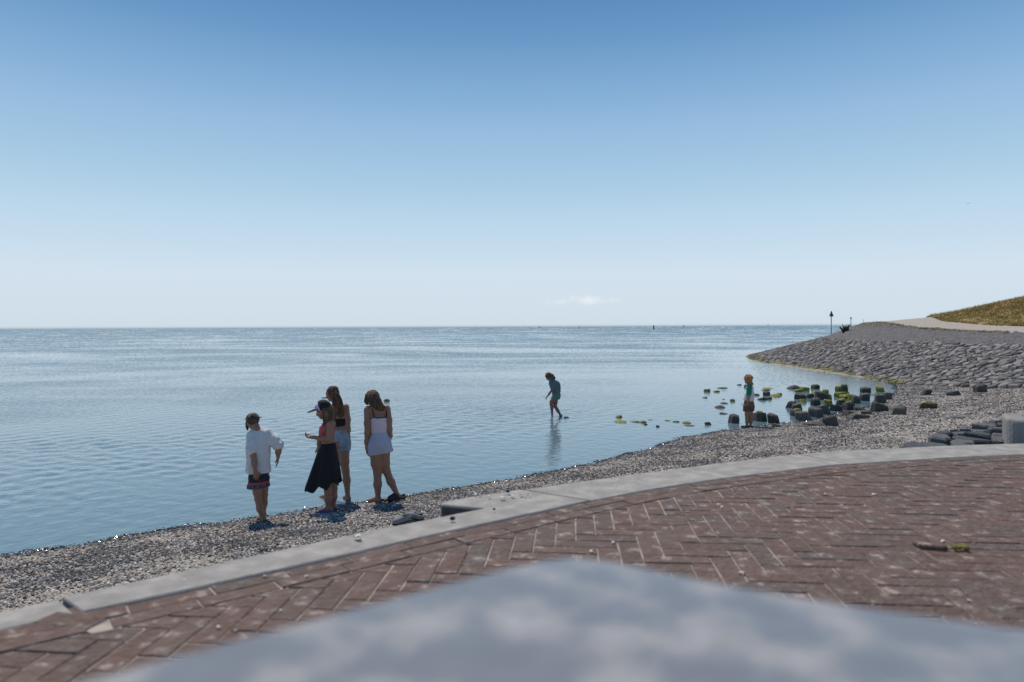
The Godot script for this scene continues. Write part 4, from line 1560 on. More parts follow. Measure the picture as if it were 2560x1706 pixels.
func foot_prims(s: Soft, ankle: Vector3, dir: Vector3, size: float) -> void:
	# heel, arch and toes on the ground below the ankle
	var d := Vector3(dir.x, 0, dir.z).normalized()
	var flr := ankle.y - size * 0.28
	var heel := Vector3(ankle.x, flr + size * 0.15, ankle.z) - d * size * 0.16
	var ball := Vector3(ankle.x, flr + size * 0.11, ankle.z) + d * size * 0.48
	var toe := Vector3(ankle.x, flr + size * 0.07, ankle.z) + d * size * 0.74
	s.cap(ankle, heel, size * 0.135, size * 0.15, 0.02)
	s.cap(ankle + d * size * 0.03, ball, size * 0.14, size * 0.12, 0.02)
	s.cap(heel, ball, size * 0.13, size * 0.125, 0.015)
	s.cap(ball, toe, size * 0.125, size * 0.085, 0.015, Vector3.UP, 0.8)

func person(label: String, x: float, z: float, y := -99.0) -> Node3D:
	var t := thing("person", Vector3(x, ground_y(x, z) if y < -50.0 else y, z), atan2(-x, -z))
	tag(t, label, "person", "children at the water's edge")
	return t

func wrinkled(amp: float, freq: float, seed_: int, scale := Vector3.ONE) -> Soft:
	var s := Soft.new()
	s.ripple = FastNoiseLite.new()
	s.ripple.seed = seed_
	s.ripple.frequency = freq
	s.ripple.fractal_octaves = 2
	s.ripple_amp = amp
	s.ripple_scale = scale
	return s

func put(t: Node3D, called: String, s: Soft, h: float, m: Material, col = null, under: Node = null) -> MeshInstance3D:
	var acc := fresh()
	s.add_to(acc, h, col)
	return obj(called, soft_mesh(acc), m, under if under else t)

func hair_tone(base: Color, seed_: int) -> Callable:
	var n := FastNoiseLite.new()
	n.seed = seed_
	n.frequency = 28.0
	return func(p: Vector3) -> Color: return base * clampf(1.0 + 1.3 * n.get_noise_3d(p.x, p.y * 0.16, p.z), 0.35, 2.2)


func make_boy_in_cap() -> void:
	var t := person("boy in camouflage cap, loose white T-shirt and patterned dark swim shorts", -3.205, -8.862)
	var b := Soft.new()
	# legs, one before the other
	b.limb([Vector3(-0.070, 0.558, 0.03), Vector3(-0.055, 0.370, 0.02), Vector3(-0.048, 0.279, 0.01), Vector3(-0.028, 0.162, 0.045), Vector3(-0.001, 0.056, 0.03)], [0.068, 0.053, 0.042, 0.042, 0.027])
	b.limb([Vector3(0.000, 0.558, -0.03), Vector3(0.021, 0.383, -0.09), Vector3(0.026, 0.299, -0.11), Vector3(0.023, 0.188, -0.1), Vector3(0.018, 0.078, -0.12)], [0.067, 0.052, 0.042, 0.041, 0.027])
	foot_prims(b, Vector3(0.001, 0.048, 0.03), Vector3(-0.45, 0, -0.9), 0.19)
	foot_prims(b, Vector3(0.018, 0.048, -0.13), Vector3(0.1, 0, -1.0), 0.19)
	b.cap(Vector3(-0.070, 0.578, 0), Vector3(0.000, 0.578, 0), 0.085, 0.085, 0.04, Vector3(0,0,1), 0.85)
	b.cap(Vector3(-0.037, 0.630, 0), Vector3(-0.037, 0.851, 0.0), 0.105, 0.105, 0.05, Vector3(0,0,1), 0.75)
	b.cap(Vector3(-0.037, 0.851, 0.0), Vector3(-0.031, 1.058, -0.02), 0.105, 0.12, 0.05, Vector3(0,0,1), 0.72)
	b.cap(Vector3(-0.104, 1.078, -0.03), Vector3(0.061, 1.084, -0.03), 0.055, 0.055, 0.05)
	b.cap(Vector3(-0.033, 1.084, -0.03), Vector3(-0.070, 1.201, -0.06), 0.05, 0.048, 0.03)
	# arms
	b.limb([Vector3(-0.114, 1.078, -0.02), Vector3(-0.110, 0.954, 0.07), Vector3(-0.100, 0.870, 0.115), Vector3(-0.088, 0.760, 0.15), Vector3(-0.079, 0.678, 0.17)], [0.05, 0.043, 0.037, 0.034, 0.025])
	b.limb([Vector3(0.079, 1.084, -0.03), Vector3(0.159, 1.000, 0.0), Vector3(0.208, 0.928, 0.03), Vector3(0.201, 0.864, 0.03), Vector3(0.198, 0.812, 0.02)], [0.05, 0.043, 0.036, 0.034, 0.025])
	var acc := fresh()
	b.add_to(acc, 0.0135, func(_p): return skin)
	head_into(acc, Vector3(-0.101, 1.266, -0.07), Vector3(-0.62, -0.5, -0.75), Vector3(-0.12, 1, -0.3), 0.2, skin)
	hand_into(acc, Vector3(-0.079, 0.678, 0.17), Vector3(0.16, -1, 0.1), Vector3(-0.3, 0.1, -1), 0.15, 1.0, 0.35, skin)
	hand_into(acc, Vector3(0.198, 0.812, 0.02), Vector3(-0.06, -1, 0.05), Vector3(-1, 0, -0.2), 0.155, -1.0, 0.2, skin)
	obj("body", soft_mesh(acc), M.skin, t)
	var hair := Soft.new()
	hair.ell(Vector3(-0.099, 1.276, -0.055), frame(Vector3(-0.62, -0.5, -0.75), Vector3(-0.12, 1, -0.3)), Vector3(0.073, 0.074, 0.085), 0.01)
	hair.cut(Vector3(-0.101, 1.247, -0.07), Vector3(-0.3, -1, -0.55))
	put(t, "hair", hair, 0.007, M.painted, hair_tone(Color(0.09, 0.05, 0.03), 2))
	# shirt
	var sh := wrinkled(0.02, 7.0, 3, Vector3(1.3, 0.6, 1.3))
	sh.cap(Vector3(-0.045, 0.649, 0.0), Vector3(-0.040, 0.851, 0.0), 0.154, 0.138, 0.05, Vector3(0,0,1), 0.72)
	sh.cap(Vector3(-0.040, 0.851, 0.0), Vector3(-0.028, 1.045, -0.02), 0.136, 0.124, 0.05, Vector3(0,0,1), 0.72)
	sh.cap(Vector3(-0.110, 1.082, -0.03), Vector3(0.067, 1.087, -0.03), 0.062, 0.064, 0.06)
	sh.cap(Vector3(-0.049, 1.110, -0.04), Vector3(-0.012, 1.117, -0.04), 0.06, 0.055, 0.04)
	sh.cap(Vector3(-0.031, 1.006, -0.01), Vector3(-0.043, 1.126, -0.045), 0.125, 0.075, 0.05, Vector3(0,0,1), 0.8)
	sh.limb([Vector3(-0.116, 1.071, -0.02), Vector3(-0.112, 0.993, 0.05), Vector3(-0.112, 0.922, 0.09)], [0.066, 0.07, 0.074], 0.03)
	sh.limb([Vector3(0.073, 1.078, -0.03), Vector3(0.140, 1.017, 0.0), Vector3(0.193, 0.954, 0.025)], [0.066, 0.071, 0.074], 0.03)
	sh.cut(Vector3(-0.043, 0.610, 0), Vector3(0, -1, 0))
	put(t, "t_shirt", sh, 0.010, M.white_cloth)
	# swim shorts with a printed border
	var so := wrinkled(0.008, 9.0, 4)
	so.cap(Vector3(-0.057, 0.558, 0.02), Vector3(-0.092, 0.441, 0.02), 0.098, 0.09, 0.03, Vector3(0,0,1), 0.9)
	so.cap(Vector3(-0.009, 0.558, -0.02), Vector3(0.012, 0.441, -0.05), 0.098, 0.088, 0.03, Vector3(0,0,1), 0.9)
	so.cap(Vector3(-0.037, 0.630, 0), Vector3(-0.037, 0.565, 0), 0.12, 0.12, 0.03, Vector3(0,0,1), 0.8)
	so.cut(Vector3(-0.045, 0.418, 0), Vector3(0, -1, 0))
	var dots := FastNoiseLite.new()
	dots.seed = 9
	dots.frequency = 26.0
	dots.noise_type = FastNoiseLite.TYPE_CELLULAR
	var hem := Vector3(-0.045, 0.418, 0).y
	put(t, "swim_shorts", so, 0.006, M.painted, func(p: Vector3) -> Color:
		var up := p.y - hem
		var d := dots.get_noise_3dv(p)
		if up > 0.055 and up < 0.085: return Color(0.34, 0.06, 0.09) if dots.get_noise_3dv(p * 1.7) < -0.3 else Color(0.18, 0.035, 0.06)
		if up < 0.055: return Color(0.2, 0.05, 0.035) if d < -0.72 and up > 0.02 else (Color(0.11, 0.09, 0.12) if d < -0.45 else Color(0.018, 0.02, 0.04))
		return Color(0.32, 0.36, 0.42) if d < -0.83 else (Color(0.05, 0.11, 0.14) if d < -0.68 else Color(0.012, 0.016, 0.034)))
	# cap, its peak low over his face and a strap tab at the back
	var cp := Soft.new()
	var cb := frame(Vector3(-0.62, -0.32, -0.75), Vector3(-0.05, 1, -0.12))
	cp.ell(Vector3(-0.104, 1.286, -0.07), cb, Vector3(0.082, 0.088, 0.099), 0.01)
	cp.cut(Vector3(-0.104, 1.286, -0.07), Vector3(0.05, -1, -0.1))
	var camo := FastNoiseLite.new()
	camo.seed = 14
	camo.frequency = 13.0
	var crown := put(t, "cap", cp, 0.006, M.painted, func(p: Vector3) -> Color:
		var n := camo.get_noise_3dv(p)
		return Color(0.23, 0.16, 0.10) if n > 0.22 else (Color(0.055, 0.045, 0.036) if n > -0.12 else Color(0.022, 0.02, 0.018)))
	var vis := Soft.new()
	vis.cap(Vector3(-0.153, 1.286, -0.12), Vector3(-0.175, 1.188, -0.15), 0.062, 0.055, 0.01, Vector3(0.95, 0.2, 0.25).normalized(), 0.13)
	put(t, "peak", vis, 0.005, M.painted, func(_p): return Color(0.014, 0.013, 0.014), crown)
	var tab := Soft.new()
	tab.cap(Vector3(-0.049, 1.314, -0.02), Vector3(-0.004, 1.321, 0.0), 0.03, 0.02, 0.01, Vector3(0, 1, 0), 0.22)
	put(t, "strap_tab", tab, 0.004, M.painted, func(_p): return Color(0.014, 0.013, 0.014), crown)


func make_girl_in_skirt() -> void:
	var t := person("girl in black and pink cap, pink bikini top and long black skirt", -2.471, -9.244)
	var b := Soft.new()
	b.limb([Vector3(0.013, 0.666, 0.04), Vector3(0.008, 0.450, 0.05), Vector3(0.010, 0.287, 0.06), Vector3(0.010, 0.179, 0.045), Vector3(0.010, 0.057, 0.05)], [0.07, 0.06, 0.05, 0.05, 0.032])
	b.limb([Vector3(0.039, 0.666, -0.04), Vector3(0.073, 0.450, -0.06), Vector3(0.079, 0.287, -0.07), Vector3(0.076, 0.179, -0.06), Vector3(0.068, 0.057, -0.07)], [0.07, 0.06, 0.05, 0.05, 0.032])
	foot_prims(b, Vector3(0.008, 0.054, 0.05), Vector3(-0.9, 0, 0.25), 0.21)
	foot_prims(b, Vector3(0.068, 0.054, -0.07), Vector3(-0.95, 0, -0.05), 0.21)
	b.cap(Vector3(0.016, 0.775, 0.04), Vector3(0.016, 0.775, -0.04), 0.085, 0.085, 0.04)
	b.cap(Vector3(0.013, 0.870, 0), Vector3(0.010, 0.978, 0), 0.085, 0.083, 0.05, Vector3(1,0,0), 0.95)
	b.cap(Vector3(0.013, 0.978, 0), Vector3(0.033, 1.127, 0), 0.085, 0.1, 0.05, Vector3(1,0,0), 0.85)
	b.cap(Vector3(0.046, 1.188, 0.085), Vector3(0.046, 1.188, -0.085), 0.045, 0.045, 0.06)
	b.cap(Vector3(0.037, 1.168, 0), Vector3(-0.007, 1.262, 0), 0.052, 0.047, 0.03)
	# near arm bent forward, far arm hanging
	b.limb([Vector3(0.050, 1.181, 0.12), Vector3(0.042, 1.073, 0.135), Vector3(0.026, 0.991, 0.14), Vector3(-0.072, 1.002, 0.15), Vector3(-0.164, 1.021, 0.15)], [0.05, 0.044, 0.038, 0.034, 0.024])
	b.limb([Vector3(0.026, 1.181, -0.12), Vector3(-0.052, 1.046, -0.13), Vector3(-0.085, 0.964, -0.13), Vector3(-0.098, 0.897, -0.11), Vector3(-0.105, 0.849, -0.1)], [0.048, 0.042, 0.036, 0.032, 0.024])
	var acc := fresh()
	b.add_to(acc, 0.0135, func(_p): return skin)
	head_into(acc, Vector3(-0.044, 1.346, 0.0), Vector3(-1, -0.35, -0.08), Vector3(-0.3, 1, 0), 0.215, skin)
	hand_into(acc, Vector3(-0.167, 1.023, 0.15), Vector3(-1, 0.06, 0), Vector3(0.1, 1, 0.2), 0.16, 1.0, 0.75, skin)
	hand_into(acc, Vector3(-0.105, 0.849, -0.1), Vector3(0.02, -1, 0.05), Vector3(0.4, 0, -1), 0.15, -1.0, 0.4, skin)
	obj("body", soft_mesh(acc), M.skin, t)
	# long loose hair
	var hair := wrinkled(0.012, 24.0, 6, Vector3(1, 0.22, 1))
	hair.ell(Vector3(-0.024, 1.364, 0), frame(Vector3(-1, -0.3, 0), Vector3(-0.3, 1, 0)), Vector3(0.088, 0.09, 0.085), 0.02)
	hair.limb([Vector3(0.026, 1.357, 0.03), Vector3(0.046, 1.276, 0.05), Vector3(0.052, 1.208, 0.06)], [0.055, 0.05, 0.022], 0.03)
	hair.limb([Vector3(0.046, 1.371, -0.02), Vector3(0.085, 1.303, -0.02), Vector3(0.109, 1.229, -0.02)], [0.05, 0.036, 0.016], 0.03)
	hair.limb([Vector3(-0.013, 1.337, 0.075), Vector3(-0.033, 1.249, 0.09), Vector3(-0.050, 1.168, 0.085)], [0.035, 0.032, 0.015], 0.02)
	hair.limb([Vector3(0.007, 1.344, 0.07), Vector3(0.003, 1.262, 0.09), Vector3(-0.007, 1.201, 0.09)], [0.04, 0.035, 0.015], 0.02)
	hair.cut(Vector3(-0.063, 1.330, 0), Vector3(-1, -0.12, 0))
	put(t, "hair", hair, 0.007, M.painted, hair_tone(Color(0.11, 0.062, 0.034), 12))
	# top
	var tp := Soft.new()
	tp.cap(Vector3(-0.033, 1.066, 0.0), Vector3(-0.013, 1.140, 0), 0.086, 0.098, 0.03, Vector3(1,0,0), 0.85)
	tp.cap(Vector3(0.033, 1.066, 0), Vector3(0.046, 1.127, 0), 0.09, 0.09, 0.03, Vector3(1,0,0), 0.8)
	tp.cut(Vector3(-0.013, 1.032, 0), Vector3(0, -1, 0))
	tp.cut(Vector3(-0.013, 1.168, 0), Vector3(-0.35, 1, 0))
	put(t, "bikini_top", tp, 0.008, M.painted, func(_p): return Color(0.42, 0.10, 0.10))
	for e in [[0.06, Vector3(-0.063, 1.154, 0.075), Vector3(0.010, 1.229, 0.075), Vector3(0.089, 1.208, 0.06), Vector3(0.118, 1.127, 0.05)], [0.06, Vector3(-0.063, 1.154, -0.075), Vector3(0.010, 1.222, -0.075), Vector3(0.089, 1.208, -0.06), Vector3(0.118, 1.127, -0.05)]]:
		var st := new_st()
		tube(st, [e[1], e[2], e[3], e[4]], [0.011, 0.01, 0.01, 0.011], 6)
		obj("strap", st.commit(), M.pink_strap, t)
	# skirt with a ragged pointed hem blown to one side
	var sk := new_st()
	var rings := 26
	var sides := 72
	var rows := []
	for i in rings + 1:
		var f := float(i) / rings
		var row := []
		for s in sides:
			var a := TAU * s / sides
			var ca := cos(a)
			var sa := sin(a)
			var top := Vector3(0.013, 0.903, 0)
			var left := -ca
			var low := 0.0
			# hem points, by direction
			var tooth := absf(fposmod(a * 7.0 / TAU + 0.3, 1.0) * 2.0 - 1.0)
			low = 0.50 + 0.085 * tooth + 0.055 * maxf(0.0, left) - 0.04 * maxf(0.0, ca)
			var rx := lerpf(0.098, 0.185 + 0.085 * maxf(0.0, left), pow(f, 0.85))
			var rz := lerpf(0.118, 0.19, pow(f, 0.9))
			var pleat := 1.0 + 0.13 * f * sin(a * 7.0 + 1.9 + 0.7 * sin(a * 2.0)) + 0.02 * sin(a * 19.0 + f * 3.0)
			row.append(Vector3(top.x + ca * rx * pleat - 0.028 * f, top.y - low * f, sa * rz * pleat))
		rows.append(row)
	var sv := PackedVector3Array()
	var si := PackedInt32Array()
	for row in rows:
		for p in row: sv.append(p)
	for i in rings:
		for s in sides:
			var k := i * sides + s
			var k2 := i * sides + (s + 1) % sides
			si.append_array(PackedInt32Array([k, k + sides, k2, k2, k + sides, k2 + sides]))
	var skt := SurfaceTool.new()
	skt.create_from_arrays(_arr(sv, si))
	skt.generate_normals()
	obj("skirt", skt.commit(), M.black_cloth, t)
	var wb := Soft.new()
	wb.cap(Vector3(0.010, 0.899, 0.0), Vector3(0.010, 0.876, 0), 0.1, 0.102, 0.02, Vector3(1,0,0), 0.92)
	wb.cut(Vector3(0.010, 0.917, 0), Vector3(-0.08, 1, 0))
	wb.cut(Vector3(0.010, 0.856, 0), Vector3(0, -1, 0))
	put(t, "waistband", wb, 0.008, M.black_cloth)
	# trucker cap with a pale pink front panel and a print on it
	var cp := Soft.new()
	var hb := frame(Vector3(-1, -0.32, -0.05), Vector3(-0.3, 1, 0))
	cp.ell(Vector3(-0.042, 1.387, 0.0), hb, Vector3(0.086, 0.112, 0.108), 0.01)
	cp.cut(Vector3(-0.042, 1.373, 0), Vector3(0.18, -1, 0))
	var hc := Vector3(-0.042, 1.387, 0.0)
	var hinv := hb.inverse()
	var crown := put(t, "cap", cp, 0.005, M.painted, func(p: Vector3) -> Color:
		var q: Vector3 = hinv * (p - hc)
		if q.z > 0.045:
			if absf(q.x) < 0.03 and q.y > 0.012 and q.y < 0.06: return Color(0.03, 0.16, 0.07) if absf(q.x) < 0.014 else Color(0.22, 0.03, 0.17)
			return Color(0.62, 0.42, 0.62) if q.y < 0.06 else Color(0.75, 0.70, 0.76)
		return Color(0.010, 0.011, 0.014))
	var vis := Soft.new()
	vis.cap(Vector3(-0.137, 1.368, 0.0), Vector3(-0.199, 1.346, 0.0), 0.075, 0.055, 0.01, Vector3(-0.3, 0.95, 0).normalized(), 0.2)
	put(t, "peak", vis, 0.005, M.painted, func(_p): return Color(0.012, 0.014, 0.016), crown)
	# purple sandals
	for e in [[Vector3(0.008, 0.054, 0.05), Vector3(-0.9, 0, 0.25)], [Vector3(0.068, 0.054, -0.07), Vector3(-0.95, 0, -0.05)]]:
		var s := Soft.new()
		var d: Vector3 = e[1].normalized()
		var o: Vector3 = e[0] + Vector3(0, -0.05, 0)
		s.cap(o - d * 0.045 + Vector3(0, 0.0, 0), o + d * 0.14 + Vector3(0, -0.005, 0), 0.04, 0.043, 0.01, Vector3.UP, 0.6)
		s.cap(o + d * 0.05 + Vector3(0, 0.01, 0), o + d * 0.1, 0.04, 0.04, 0.01)
		put(t, "sandal", s, 0.007, M.purple, null)


func make_girl_in_denim() -> void:
	var t := person("tall girl with brown ponytail, black strapless top and denim shorts, paddling", -2.430, -10.040, -0.01)
	var b := Soft.new()
	b.limb([Vector3(-0.011, 0.783, 0.0), Vector3(-0.007, 0.577, 0.03), Vector3(0.011, 0.444, 0.03), Vector3(0.026, 0.297, 0.0), Vector3(0.037, 0.091, 0.0)], [0.088, 0.068, 0.052, 0.053, 0.034])
	b.limb([Vector3(-0.079, 0.783, -0.02), Vector3(-0.114, 0.577, -0.12), Vector3(-0.150, 0.430, -0.16), Vector3(-0.200, 0.253, -0.17), Vector3(-0.255, 0.062, -0.18)], [0.088, 0.068, 0.052, 0.053, 0.034])
	foot_prims(b, Vector3(0.039, 0.065, 0.0), Vector3(-0.35, 0, -0.95), 0.23)
	foot_prims(b, Vector3(-0.257, 0.047, -0.19), Vector3(-0.7, 0, -0.7), 0.23)
	b.cap(Vector3(-0.079, 0.834, 0), Vector3(-0.014, 0.834, 0), 0.105, 0.105, 0.05)
	b.cap(Vector3(-0.046, 0.856, 0), Vector3(-0.050, 1.033, 0), 0.105, 0.092, 0.05, Vector3(0,0,1), 0.85)
	b.cap(Vector3(-0.050, 1.033, 0), Vector3(-0.064, 1.209, 0), 0.092, 0.115, 0.05, Vector3(0,0,1), 0.75)
	b.cap(Vector3(-0.157, 1.349, 0), Vector3(0.014, 1.356, 0), 0.045, 0.05, 0.06)
	b.cap(Vector3(-0.069, 1.224, 0), Vector3(-0.071, 1.312, 0), 0.105, 0.09, 0.06, Vector3(0,0,1), 0.7)
	b.cap(Vector3(-0.074, 1.327, 0), Vector3(-0.126, 1.445, -0.02), 0.055, 0.05, 0.03)
	b.limb([Vector3(0.017, 1.349, 0), Vector3(0.043, 1.180, 0.01), Vector3(0.049, 1.033, 0.02), Vector3(0.043, 0.915, 0.0), Vector3(0.031, 0.815, -0.02)], [0.052, 0.045, 0.038, 0.034, 0.025])
	b.limb([Vector3(-0.154, 1.345, 0), Vector3(-0.186, 1.180, -0.02), Vector3(-0.197, 1.033, -0.04), Vector3(-0.200, 0.915, -0.08), Vector3(-0.203, 0.819, -0.11)], [0.052, 0.045, 0.038, 0.034, 0.025])
	var acc := fresh()
	b.add_to(acc, 0.0135, func(_p): return skin)
	head_into(acc, Vector3(-0.164, 1.555, -0.03), Vector3(-0.9, -0.2, -0.5), Vector3(-0.1, 1, 0), 0.225, skin)
	hand_into(acc, Vector3(0.031, 0.815, -0.02), Vector3(-0.08, -1, 0), Vector3(-1, 0, 0), 0.17, -1.0, 0.3, skin)
	hand_into(acc, Vector3(-0.203, 0.819, -0.11), Vector3(0, -1, -0.1), Vector3(1, 0, 0), 0.17, 1.0, 0.3, skin)
	obj("body", soft_mesh(acc), M.skin, t)
	var hair := wrinkled(0.014, 20.0, 16, Vector3(1, 0.3, 1))
	hair.ell(Vector3(-0.152, 1.580, -0.01), Basis(), Vector3(0.088, 0.096, 0.098), 0.02)
	hair.limb([Vector3(-0.126, 1.540, 0.05), Vector3(-0.093, 1.452, 0.08), Vector3(-0.086, 1.356, 0.09), Vector3(-0.060, 1.268, 0.09), Vector3(-0.069, 1.231, 0.09)], [0.065, 0.058, 0.06, 0.05, 0.015], 0.03)
	hair.limb([Vector3(-0.093, 1.518, 0.05), Vector3(-0.060, 1.415, 0.08), Vector3(-0.034, 1.327, 0.085), Vector3(-0.029, 1.283, 0.085)], [0.04, 0.035, 0.032, 0.012], 0.03)
	hair.cut(Vector3(-0.212, 1.548, 0), Vector3(-1, -0.5, -0.25))
	put(t, "hair", hair, 0.008, M.painted, hair_tone(Color(0.095, 0.046, 0.024), 22))
	var tp := Soft.new()
	tp.cap(Vector3(-0.053, 1.062, 0), Vector3(-0.064, 1.187, 0), 0.098, 0.120, 0.04, Vector3(0,0,1), 0.78)
	tp.cut(Vector3(-0.057, 1.212, 0), Vector3(0, 1, 0))
	tp.cut(Vector3(-0.057, 1.044, 0), Vector3(0, -1, 0))
	put(t, "strapless_top", tp, 0.009, M.black_cloth)
	var so := wrinkled(0.007, 11.0, 17)
	so.cap(Vector3(-0.049, 1.011, 0), Vector3(-0.046, 0.856, 0), 0.11, 0.125, 0.03, Vector3(0,0,1), 0.85)
	so.cap(Vector3(-0.086, 0.841, -0.01), Vector3(-0.093, 0.761, -0.03), 0.105, 0.1, 0.03)
	so.cap(Vector3(-0.011, 0.841, 0.0), Vector3(-0.009, 0.761, 0.01), 0.105, 0.1, 0.03)
	so.cut(Vector3(-0.046, 0.736, 0), Vector3(0, -1, 0))
	so.cut(Vector3(-0.046, 1.039, 0), Vector3(0, 1, 0))
	var wash := FastNoiseLite.new()
	wash.seed = 3
	wash.frequency = 9.0
	put(t, "denim_shorts", so, 0.009, M.painted, func(p: Vector3) -> Color: return Color(0.13, 0.24, 0.36).lerp(Color(0.30, 0.38, 0.45), clampf(0.5 + wash.get_noise_3dv(p), 0.0, 1.0)))
	var gl := Soft.new()
	gl.cap(Vector3(-0.303, 1.489, -0.14), Vector3(-0.229, 1.496, -0.06), 0.018, 0.018, 0.005, Vector3.UP, 0.5)
	put(t, "sunglasses", gl, 0.005, M.black)


func make_girl_in_shorts() -> void:
	var t := person("girl in white strappy top and loose pale blue shorts with bowed head", -1.829, -9.849)
	var b := Soft.new()
	b.limb([Vector3(-0.109, 0.733, 0.0), Vector3(-0.102, 0.546, 0.02), Vector3(-0.088, 0.423, 0.02), Vector3(-0.088, 0.257, 0.05), Vector3(-0.084, 0.062, 0.02)], [0.095, 0.076, 0.056, 0.056, 0.034])
	b.limb([Vector3(0.000, 0.733, 0.0), Vector3(0.009, 0.546, -0.02), Vector3(0.033, 0.437, -0.03), Vector3(0.096, 0.286, 0.03), Vector3(0.175, 0.120, 0.06)], [0.095, 0.074, 0.055, 0.055, 0.034])
	foot_prims(b, Vector3(-0.085, 0.055, 0.02), Vector3(-0.85, 0, -0.5), 0.23)
	foot_prims(b, Vector3(0.179, 0.101, 0.06), Vector3(-0.6, 0, 0.2), 0.22)
	b.cap(Vector3(-0.102, 0.791, 0), Vector3(-0.006, 0.791, 0), 0.095, 0.095, 0.05)
	b.cap(Vector3(-0.055, 0.834, 0), Vector3(-0.067, 0.993, 0), 0.115, 0.1, 0.05, Vector3(0,0,1), 0.85)
	b.cap(Vector3(-0.067, 0.993, 0), Vector3(-0.067, 1.166, -0.01), 0.1, 0.118, 0.05, Vector3(0,0,1), 0.75)
	b.cap(Vector3(-0.067, 1.166, -0.01), Vector3(-0.071, 1.274, -0.02), 0.115, 0.1, 0.05, Vector3(0,0,1), 0.7)
	b.cap(Vector3(-0.209, 1.313, -0.02), Vector3(0.037, 1.322, -0.02), 0.048, 0.048, 0.06)
	b.cap(Vector3(-0.095, 1.296, -0.03), Vector3(-0.138, 1.394, -0.09), 0.055, 0.05, 0.03)
	b.limb([Vector3(-0.221, 1.303, -0.02), Vector3(-0.223, 1.123, 0.03), Vector3(-0.223, 0.986, 0.04), Vector3(-0.230, 0.863, 0.02), Vector3(-0.233, 0.776, 0.0)], [0.05, 0.045, 0.039, 0.036, 0.026])
	b.limb([Vector3(0.051, 1.310, -0.02), Vector3(0.077, 1.152, 0.0), Vector3(0.085, 1.022, 0.0), Vector3(0.091, 0.921, -0.04), Vector3(0.079, 0.849, -0.09)], [0.05, 0.044, 0.038, 0.034, 0.025])
	var acc := fresh()
	b.add_to(acc, 0.0135, func(_p): return skin)
	head_into(acc, Vector3(-0.162, 1.458, -0.12), Vector3(-0.5, -0.75, -0.7), Vector3(-0.25, 1, -0.6), 0.225, skin)
	hand_into(acc, Vector3(-0.233, 0.776, 0.0), Vector3(0.0, -1, 0), Vector3(1, 0, 0), 0.165, 1.0, 0.5, skin)
	hand_into(acc, Vector3(0.079, 0.849, -0.09), Vector3(-0.3, -1, -0.2), Vector3(-1, 0, 0), 0.165, -1.0, 0.4, skin)
	obj("body", soft_mesh(acc), M.skin, t)
	var hair := wrinkled(0.013, 20.0, 26, Vector3(1, 0.35, 1))
	hair.ell(Vector3(-0.156, 1.484, -0.1), frame(Vector3(-0.4, -0.7, -0.7), Vector3(-0.1, 1, -0.5)), Vector3(0.088, 0.095, 0.1), 0.02)
	hair.limb([Vector3(-0.131, 1.498, -0.04), Vector3(-0.081, 1.419, 0.02), Vector3(-0.017, 1.339, 0.05), Vector3(-0.024, 1.313, 0.06)], [0.075, 0.055, 0.042, 0.015], 0.03)
	hair.limb([Vector3(-0.152, 1.469, -0.02), Vector3(-0.102, 1.383, 0.05), Vector3(-0.071, 1.322, 0.065)], [0.07, 0.05, 0.02], 0.03)
	hair.limb([Vector3(-0.209, 1.484, -0.1), Vector3(-0.230, 1.426, -0.12), Vector3(-0.223, 1.375, -0.13)], [0.05, 0.035, 0.012], 0.03)
	put(t, "hair", hair, 0.008, M.painted, hair_tone(Color(0.085, 0.045, 0.026), 32))
	var tp := wrinkled(0.004, 12.0, 27)
	tp.cap(Vector3(-0.067, 0.964, 0), Vector3(-0.067, 1.166, -0.01), 0.116, 0.128, 0.05, Vector3(0,0,1), 0.9)
	tp.cut(Vector3(-0.067, 1.201, 0), Vector3(0, 1, 0))
	tp.cut(Vector3(-0.067, 0.935, 0), Vector3(0, -1, 0))
	put(t, "strappy_top", tp, 0.009, M.painted, func(_p): return Color(0.62, 0.52, 0.55))
	for e in [[Vector3(-0.123, 1.201, 0.083), Vector3(-0.149, 1.296, 0.055), Vector3(-0.170, 1.357, -0.01)], [Vector3(0.044, 1.201, 0.06), Vector3(0.044, 1.296, 0.035), Vector3(0.026, 1.351, -0.01)], [Vector3(-0.177, 1.192, 0.05), Vector3(-0.067, 1.201, 0.105), Vector3(0.044, 1.201, 0.06)]]:
		var st := new_st()
		tube(st, e, [0.008, 0.008, 0.008], 6)
		obj("strap", st.commit(), M.dark_strap, t)
	var so := wrinkled(0.012, 9.0, 28, Vector3(1.6, 0.35, 1.6))
	so.cap(Vector3(-0.062, 0.971, 0), Vector3(-0.055, 0.834, 0), 0.122, 0.15, 0.03)
	so.cap(Vector3(-0.091, 0.827, 0.0), Vector3(-0.111, 0.704, 0.0), 0.13, 0.118, 0.03)
	so.cap(Vector3(-0.020, 0.827, 0.0), Vector3(0.020, 0.726, 0.0), 0.13, 0.116, 0.03)
	so.cut(Vector3(-0.055, 0.687, 0), Vector3(0.14, -1, 0))
	so.cut(Vector3(-0.055, 0.993, 0), Vector3(0, 1, 0))
	put(t, "loose_shorts", so, 0.009, M.pale_cloth)
	var s := Soft.new()
	var o := Vector3(0.179, 0.101, 0.06) + Vector3(0, -0.05, 0)
	var d := Vector3(-0.95, 0, 0.3).normalized()
	s.cap(o - d * 0.09, o + d * 0.17 + Vector3(0, -0.005, 0), 0.05, 0.05, 0.01, Vector3.UP, 0.5)
	s.cap(o + d * 0.02 + Vector3(0, 0.035, 0), o + d * 0.1, 0.05, 0.048, 0.01)
	s.cap(o - d * 0.07 + Vector3(0, 0.02, 0), o - d * 0.1 + Vector3(0, 0.035, 0), 0.03, 0.02, 0.01)
	put(t, "sandal", s, 0.007, M.black)


